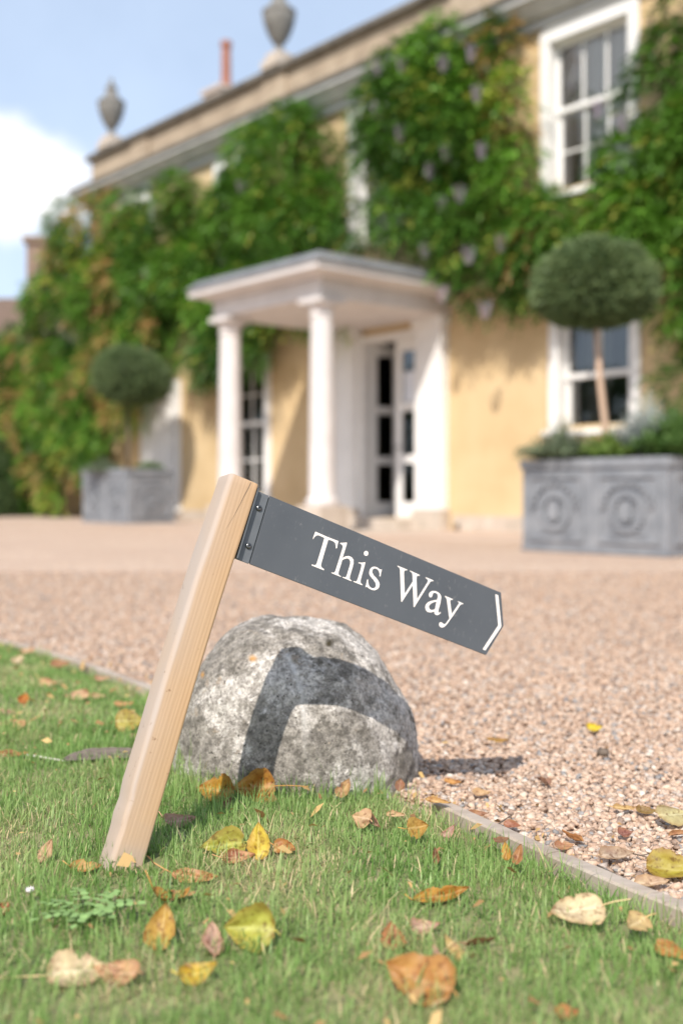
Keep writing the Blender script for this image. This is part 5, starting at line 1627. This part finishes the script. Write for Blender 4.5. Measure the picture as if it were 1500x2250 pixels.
fallen('dark brown leaf tip upright left of the long lance leaf', 956, 1890, 40, 0.4, 95, 0, 60, 0.3, 0.5, BRN, shape='lance', stalk=0)
# on the gravel
GZ = G + 0.010
fallen('small bright yellow leaf lying far out on the gravel', 1305, 1606, 38, 0.75, 15, 32, 0, 0.6, 0.2, (0.72, 0.56, 0.02), GZ, stalk=0)
fallen('thin ochre brown leaf on the gravel right of the boulder', 1093, 1632, 52, 0.28, -6, 22, 0, 0.8, 0.4, (0.36, 0.21, 0.04), GZ, shape='lance', stalk=0)
fallen('brown rolled leaf pointing at the viewer on the gravel', 1190, 1722, 66, 0.25, 112, 20, 0, 0.3, 1.2, (0.44, 0.26, 0.17), GZ, shape='lance', stalk=0)
fallen('round tan leaf on the gravel near the boulder shadow', 1058, 1748, 44, 0.7, 20, 22, 0, 0.5, 0.2, (0.60, 0.40, 0.20), GZ, stalk=0)
fallen('orange leaf at the edge of the shadow on the gravel', 996, 1724, 46, 0.4, -40, 26, 0, 0.6, 0.3, (0.56, 0.29, 0.08), GZ, stalk=0)
fallen('yellow tan leaf on the gravel, left of an olive brown one', 1372, 1783, 56, 0.42, 8, 22, 0, 0.7, 0.2, (0.60, 0.42, 0.16), GZ, stalk=0.3)
fallen('curled olive brown leaf on the gravel beside the yellow tan one', 1420, 1788, 50, 0.5, -20, 26, 0, 1.4, 0.3, (0.30, 0.21, 0.06), GZ, stalk=0)
fallen('pale greenish cream leaf cut by the right edge on the gravel', 1482, 1810, 92, 0.7, 20, 30, 0, 0.4, 0.15, (0.56, 0.50, 0.24), GZ, stalk=0)
fallen('big yellow green leaf at the right edge on the gravel', 1478, 1920, 116, 0.75, -15, 30, 0, 0.6, 0.2, (0.40, 0.33, 0.04), GZ, stalk=0)
fallen('pale tan leaf beside the timber edging on the gravel, below the yellow green one', 1432, 1946, 84, 0.5, 12, 24, 0, 0.4, 0.2, (0.62, 0.45, 0.27), GZ, stalk=0)
fallen('grey tan leaf with a toothed rim lying on the gravel near the edging', 1354, 1888, 88, 0.52, 18, 24, 0, 0.5, 0.2, (0.50, 0.38, 0.26), GZ, stalk=0.5)
fallen('orange brown rolled stem like leaf standing on the gravel by the edging', 1254, 1848, 62, 0.24, 130, 30, 12, 0.9, 1.4, (0.54, 0.29, 0.10), GZ, shape='lance', stalk=0)
fallen('brown crumpled leaf behind the timber edging near its joint', 1238, 1866, 48, 0.55, 10, 28, 0, 1.2, 0.4, (0.46, 0.25, 0.12), GZ, stalk=0)
fallen('red brown leaf behind the timber edging halfway along', 1126, 1820, 42, 0.55, -30, 34, 0, 0.9, 0.4, (0.38, 0.17, 0.09), GZ, stalk=0)
fallen('reddish brown crumpled leaf on the gravel above the grey tan leaf', 1372, 1838, 40, 0.7, 20, 30, 0, 1.0, 0.5, (0.32, 0.15, 0.10), GZ, stalk=0)
fallen('brown rolled leaf at the right edge on the gravel', 1488, 1838, 52, 0.3, 18, 24, 0, 0.4, 1.2, (0.50, 0.28, 0.13), GZ, shape='lance', stalk=0)
fallen('brown leaf tucked behind the upper end of the timber edging', 1050, 1795, 50, 0.5, 10, 26, 0, 0.9, 0.4, (0.38, 0.20, 0.10), GZ, stalk=0)

# dark clod on the gravel
p = at(1324, 1660, G + 0.004); mb = MB()
n_ = 12
for k in range(1):
    mb.lathe([(0.001, 0.0), (0.010, 0.001), (0.013, 0.006), (0.010, 0.012), (0.001, 0.014)], 0, 0, n_)
mb.v = [tuple(Vector(v) * (1 + 0.35 * noise.noise(Vector(v) * 160))) for v in mb.v]
cl = mb.build('earth_clod', M['bark'], smooth=True); cl.location = p
tag(cl, 'small dark clod of earth on the gravel below the bright yellow leaf', 'clod')

# twigs on the gravel
TW = [((1335, 1868), (1448, 1895), 'thin dark twig lying on the gravel at the right, upper one'), ((1310, 1902), (1390, 1950), 'dark twig beside the timber edging near the grey tan leaf'), ((1085, 1822), (1120, 1795), 'short brown twig behind the upper end of the timber edging')]
for a_, b_, lb in TW:
    A, B = at(*a_, G + 0.012), at(*b_, G + 0.012)
    root = empty('twig', A); tag(root, lb, 'twig', 'twigs on the gravel')
    pts = [A.lerp(B, u) - A + Vector((0.004 * noise.noise(Vector((u * 5, A.x * 50, 0))), 0.004 * noise.noise(Vector((u * 5, 3, A.x * 50))), 0.003 * math.sin(u * 3))) for u in np.linspace(0, 1, 9)]
    mb = MB(); mb.tube(pts, [0.0016 - 0.0008 * u for u in np.linspace(0, 1, 9)], 6); mb.build('stem', M['bark'], root, smooth=True)
    q = pts[5]; mb = MB(); mb.tube([q, q + (B - A) * 0.15 + Vector((0.008, 0.006, 0.004))], [0.0009, 0.0005], 5); mb.build('side_shoot', M['bark'], root)

# feather
A, B, C_ = at(58, 1658, 0.004), at(142, 1672, 0.004), at(330, 1663, 0.004)
root = empty('feather', A); tag(root, 'grey brown feather with a pale quill lying on the turf left of the post', 'feather')
pts = [A.lerp(B, u) - A for u in np.linspace(0, 1, 5)] + [B.lerp(C_, u) - A + Vector((0, 0.006 * math.sin(u * 3), 0.003)) for u in np.linspace(0.15, 1, 8)]
M['quill'] = noisy('quill', [(0.3, (0.62, 0.56, 0.50)), (0.7, (0.74, 0.69, 0.63))], scale=40, bump=0)
M['vane'] = noisy('feather_vane', [(0.3, (0.085, 0.065, 0.055)), (0.7, (0.19, 0.155, 0.13))], scale=30, bump=0.3, stretch=(2, 10, 10), bump_scale=200)
mb = MB(); mb.tube(pts, [0.0020 - 0.0014 * i / (len(pts) - 1) for i in range(len(pts))], 7); mb.build('quill', M['quill'], root, smooth=True)
vs, n = [], 26
ax = (C_ - B)
for i in range(n + 1):
    u = i / n
    c = B + ax * (u * 1.02 - 0.02) - A + Vector((0, 0.006 * math.sin(u * 3), 0.0035))
    w = 0.016 * (min(1, u * 4) ** 0.6) * (1 - u ** 4) ** 0.5 + 0.0005
    w *= 1 + 0.12 * noise.noise(Vector((u * 14, 2, 0)))
    vs += [c + Vector((0, w * 1.0, 0.013 * (w / 0.016))), c + Vector((0, 0, 0.001)), c + Vector((0, -w * 0.8, -0.0015))]
fs = []
for i in range(n):
    fs += [(i * 3, i * 3 + 1, i * 3 + 4, i * 3 + 3), (i * 3 + 1, i * 3 + 2, i * 3 + 5, i * 3 + 4)]
mb = MB(); mb.add(vs, fs); mb.build('vane', M['vane'], root, smooth=True)

# daisy bud and a small ferny weed in the front turf
p = at(66, 1962, 0.012); root = empty('daisy', (p.x, p.y, lawn_z(p.x, p.y))); tag(root, 'tiny white daisy bud in the turf at the lower left', 'flower')
mb = MB()
hz = p.z - root.location.z
for k in range(12):
    a_ = 2 * math.pi * k / 12
    d = Vector((math.cos(a_), math.sin(a_), 0)); s_ = Vector((-math.sin(a_), math.cos(a_), 0)) * 0.0017
    mb.add([d * 0.001 - s_ * .4 + Vector((0, 0, hz)), d * 0.0045 - s_ + Vector((0, 0, hz + 0.003)), d * 0.0052 + Vector((0, 0, hz + 0.007)), d * 0.0045 + s_ + Vector((0, 0, hz + 0.003)), d * 0.001 + s_ * .4 + Vector((0, 0, hz))], [(0, 1, 2, 3, 4)])
M['daisy'] = noisy('daisy_white', [(0.3, (0.78, 0.70, 0.74)), (0.7, (0.84, 0.80, 0.82))], scale=90, bump=0)
mb.build('petal', M['daisy'], root)
mb = MB(); mb.tube([(0, 0, 0), (0.001, 0, hz * 0.5), (0, 0, hz + 0.001)], 0.0008, 5); mb.build('stem', M['bark'], root)

p = at(190, 2050, -0.01); root = empty('weed', (p.x, p.y, lawn_z(p.x, p.y))); tag(root, 'ferny green weed with small rounded leaflets in the front turf', 'weed')
vs, fs, cc = [], [], []
for k in range(7):
    a_ = k * 0.9 + 0.2; ln = 0.040 + 0.02 * random.random()
    d = Vector((math.cos(a_), math.sin(a_), 0)); s_ = Vector((-d.y, d.x, 0))
    for q in range(5):
        u = 0.25 + 0.75 * q / 4
        c = d * ln * u + Vector((0, 0, 0.014 + 0.010 * math.sin(u * 2.2)))
        for sg in ((-1, 1) if q < 4 else (0,)):
            ld = (s_ * sg + d * (0.45 if sg else 1)).normalized() * (0.0125 - 0.003 * abs(u - 0.5)); wd = Vector((-ld.y, ld.x, 0.15 * ld.length)) * 0.38
            b_ = len(vs)
            vs += [c, c + ld * 0.35 + wd, c + ld * 0.8 + wd * 0.9, c + ld + Vector((0, 0, -0.001)), c + ld * 0.8 - wd * 0.9, c + ld * 0.35 - wd]
            fs += [(b_, b_ + 1, b_ + 2, b_ + 3), (b_, b_ + 3, b_ + 4, b_ + 5)]
            g_ = 0.8 + 0.4 * random.random(); cc += [(0.24 * g_, 0.38 * g_, 0.13 * g_)] * 6
np_mesh('foliage', np.array([tuple(v) for v in vs]), quads=np.array(fs), mat=M['herb'], parent=root, colors=np.array(cc))
mb = MB()
for k in range(7):
    a_ = k * 0.9 + 0.2; d = Vector((math.cos(a_), math.sin(a_), 0)); mb.tube([(0, 0, 0), d * 0.02 + Vector((0, 0, 0.018)), d * 0.045 + Vector((0, 0, 0.024))], 0.0006, 4)
mb.build('stem', M['herb'], root)

# crumbs of dry leaf scattered through turf and along the edging
def litter(n, fx, fy, zf, smin, smax):
    x, y = fx(n), fy(n)
    Vs, Qs = np.zeros((n, 4, 3)), []
    a = rng.random(n) * 6.28; L = smin + (smax - smin) * rng.random(n) ** 2; w = L * (0.25 + 0.4 * rng.random(n))
    z = np.array([zf(p, q) for p, q in zip(x, y)])
    tilt = rng.normal(0, 0.5, (n, 2))
    for k, (u, v) in enumerate(((-.5, -.3), (.1, -.5), (.5, .25), (-.2, .5))):
        lx, ly = u * L * (0.8 + 0.4 * rng.random(n)), v * w * (0.8 + 0.4 * rng.random(n))
        Vs[:, k, 0] = x + lx * np.cos(a) - ly * np.sin(a); Vs[:, k, 1] = y + lx * np.sin(a) + ly * np.cos(a)
        Vs[:, k, 2] = z + tilt[:, 0] * lx + tilt[:, 1] * ly + L * 0.2 * (k == 1)
    t = rng.random((n, 1)); c = np.array([0.26, 0.13, 0.055]) * (1 - t) + np.array([0.60, 0.41, 0.17]) * t
    return Vs.reshape(-1, 3), np.repeat(c[:, None], 4, 1).reshape(-1, 3)


parts = []
yy = lambda n: 0.9 + 3.2 * rng.random(n) ** 1.2
def lx_(n):
    global _y
    _y = yy(n); return np.minimum(-0.31 * _y - 0.1 + (edge_x(_y) + 0.31 * _y + 0.1) * rng.random(n), edge_x(_y) - 0.02)
parts.append(litter(560, lx_, lambda n: _y, lambda p, q: lawn_z(p, q) + 0.014 + 0.012 * random.random(), 0.005, 0.024))
def gx_(n):
    global _y
    _y = 1.0 + 2.6 * rng.random(n); return edge_x(_y) + 0.03 + rng.exponential(0.07, n)
parts.append(litter(300, gx_, lambda n: _y, lambda p, q: G + 0.010, 0.005, 0.020))
def gy_(n):
    global _y
    _y = 1.2 + 4.5 * rng.random(n); return edge_x(_y) + 0.03 + 2.2 * rng.random(n)
parts.append(litter(220, gy_, lambda n: _y, lambda p, q: G + 0.010, 0.005, 0.018))
V = np.concatenate([p[0] for p in parts]); C = np.concatenate([p[1] for p in parts])
keep = np.hypot(V[:, 0] - STONE_C.x, V[:, 1] - STONE_C.y).reshape(-1, 4).min(1) > STONE_R + 0.01
V, C = V.reshape(-1, 4, 3)[keep].reshape(-1, 3), C.reshape(-1, 4, 3)[keep].reshape(-1, 3)
lo = np_mesh('leaf_litter', V, quads=np.arange(len(V)).reshape(-1, 4), mat=M['herb'], colors=C)
tag(lo, 'scattered crumbs of dry brown leaf on turf and gravel', 'leaf litter', kind='stuff')
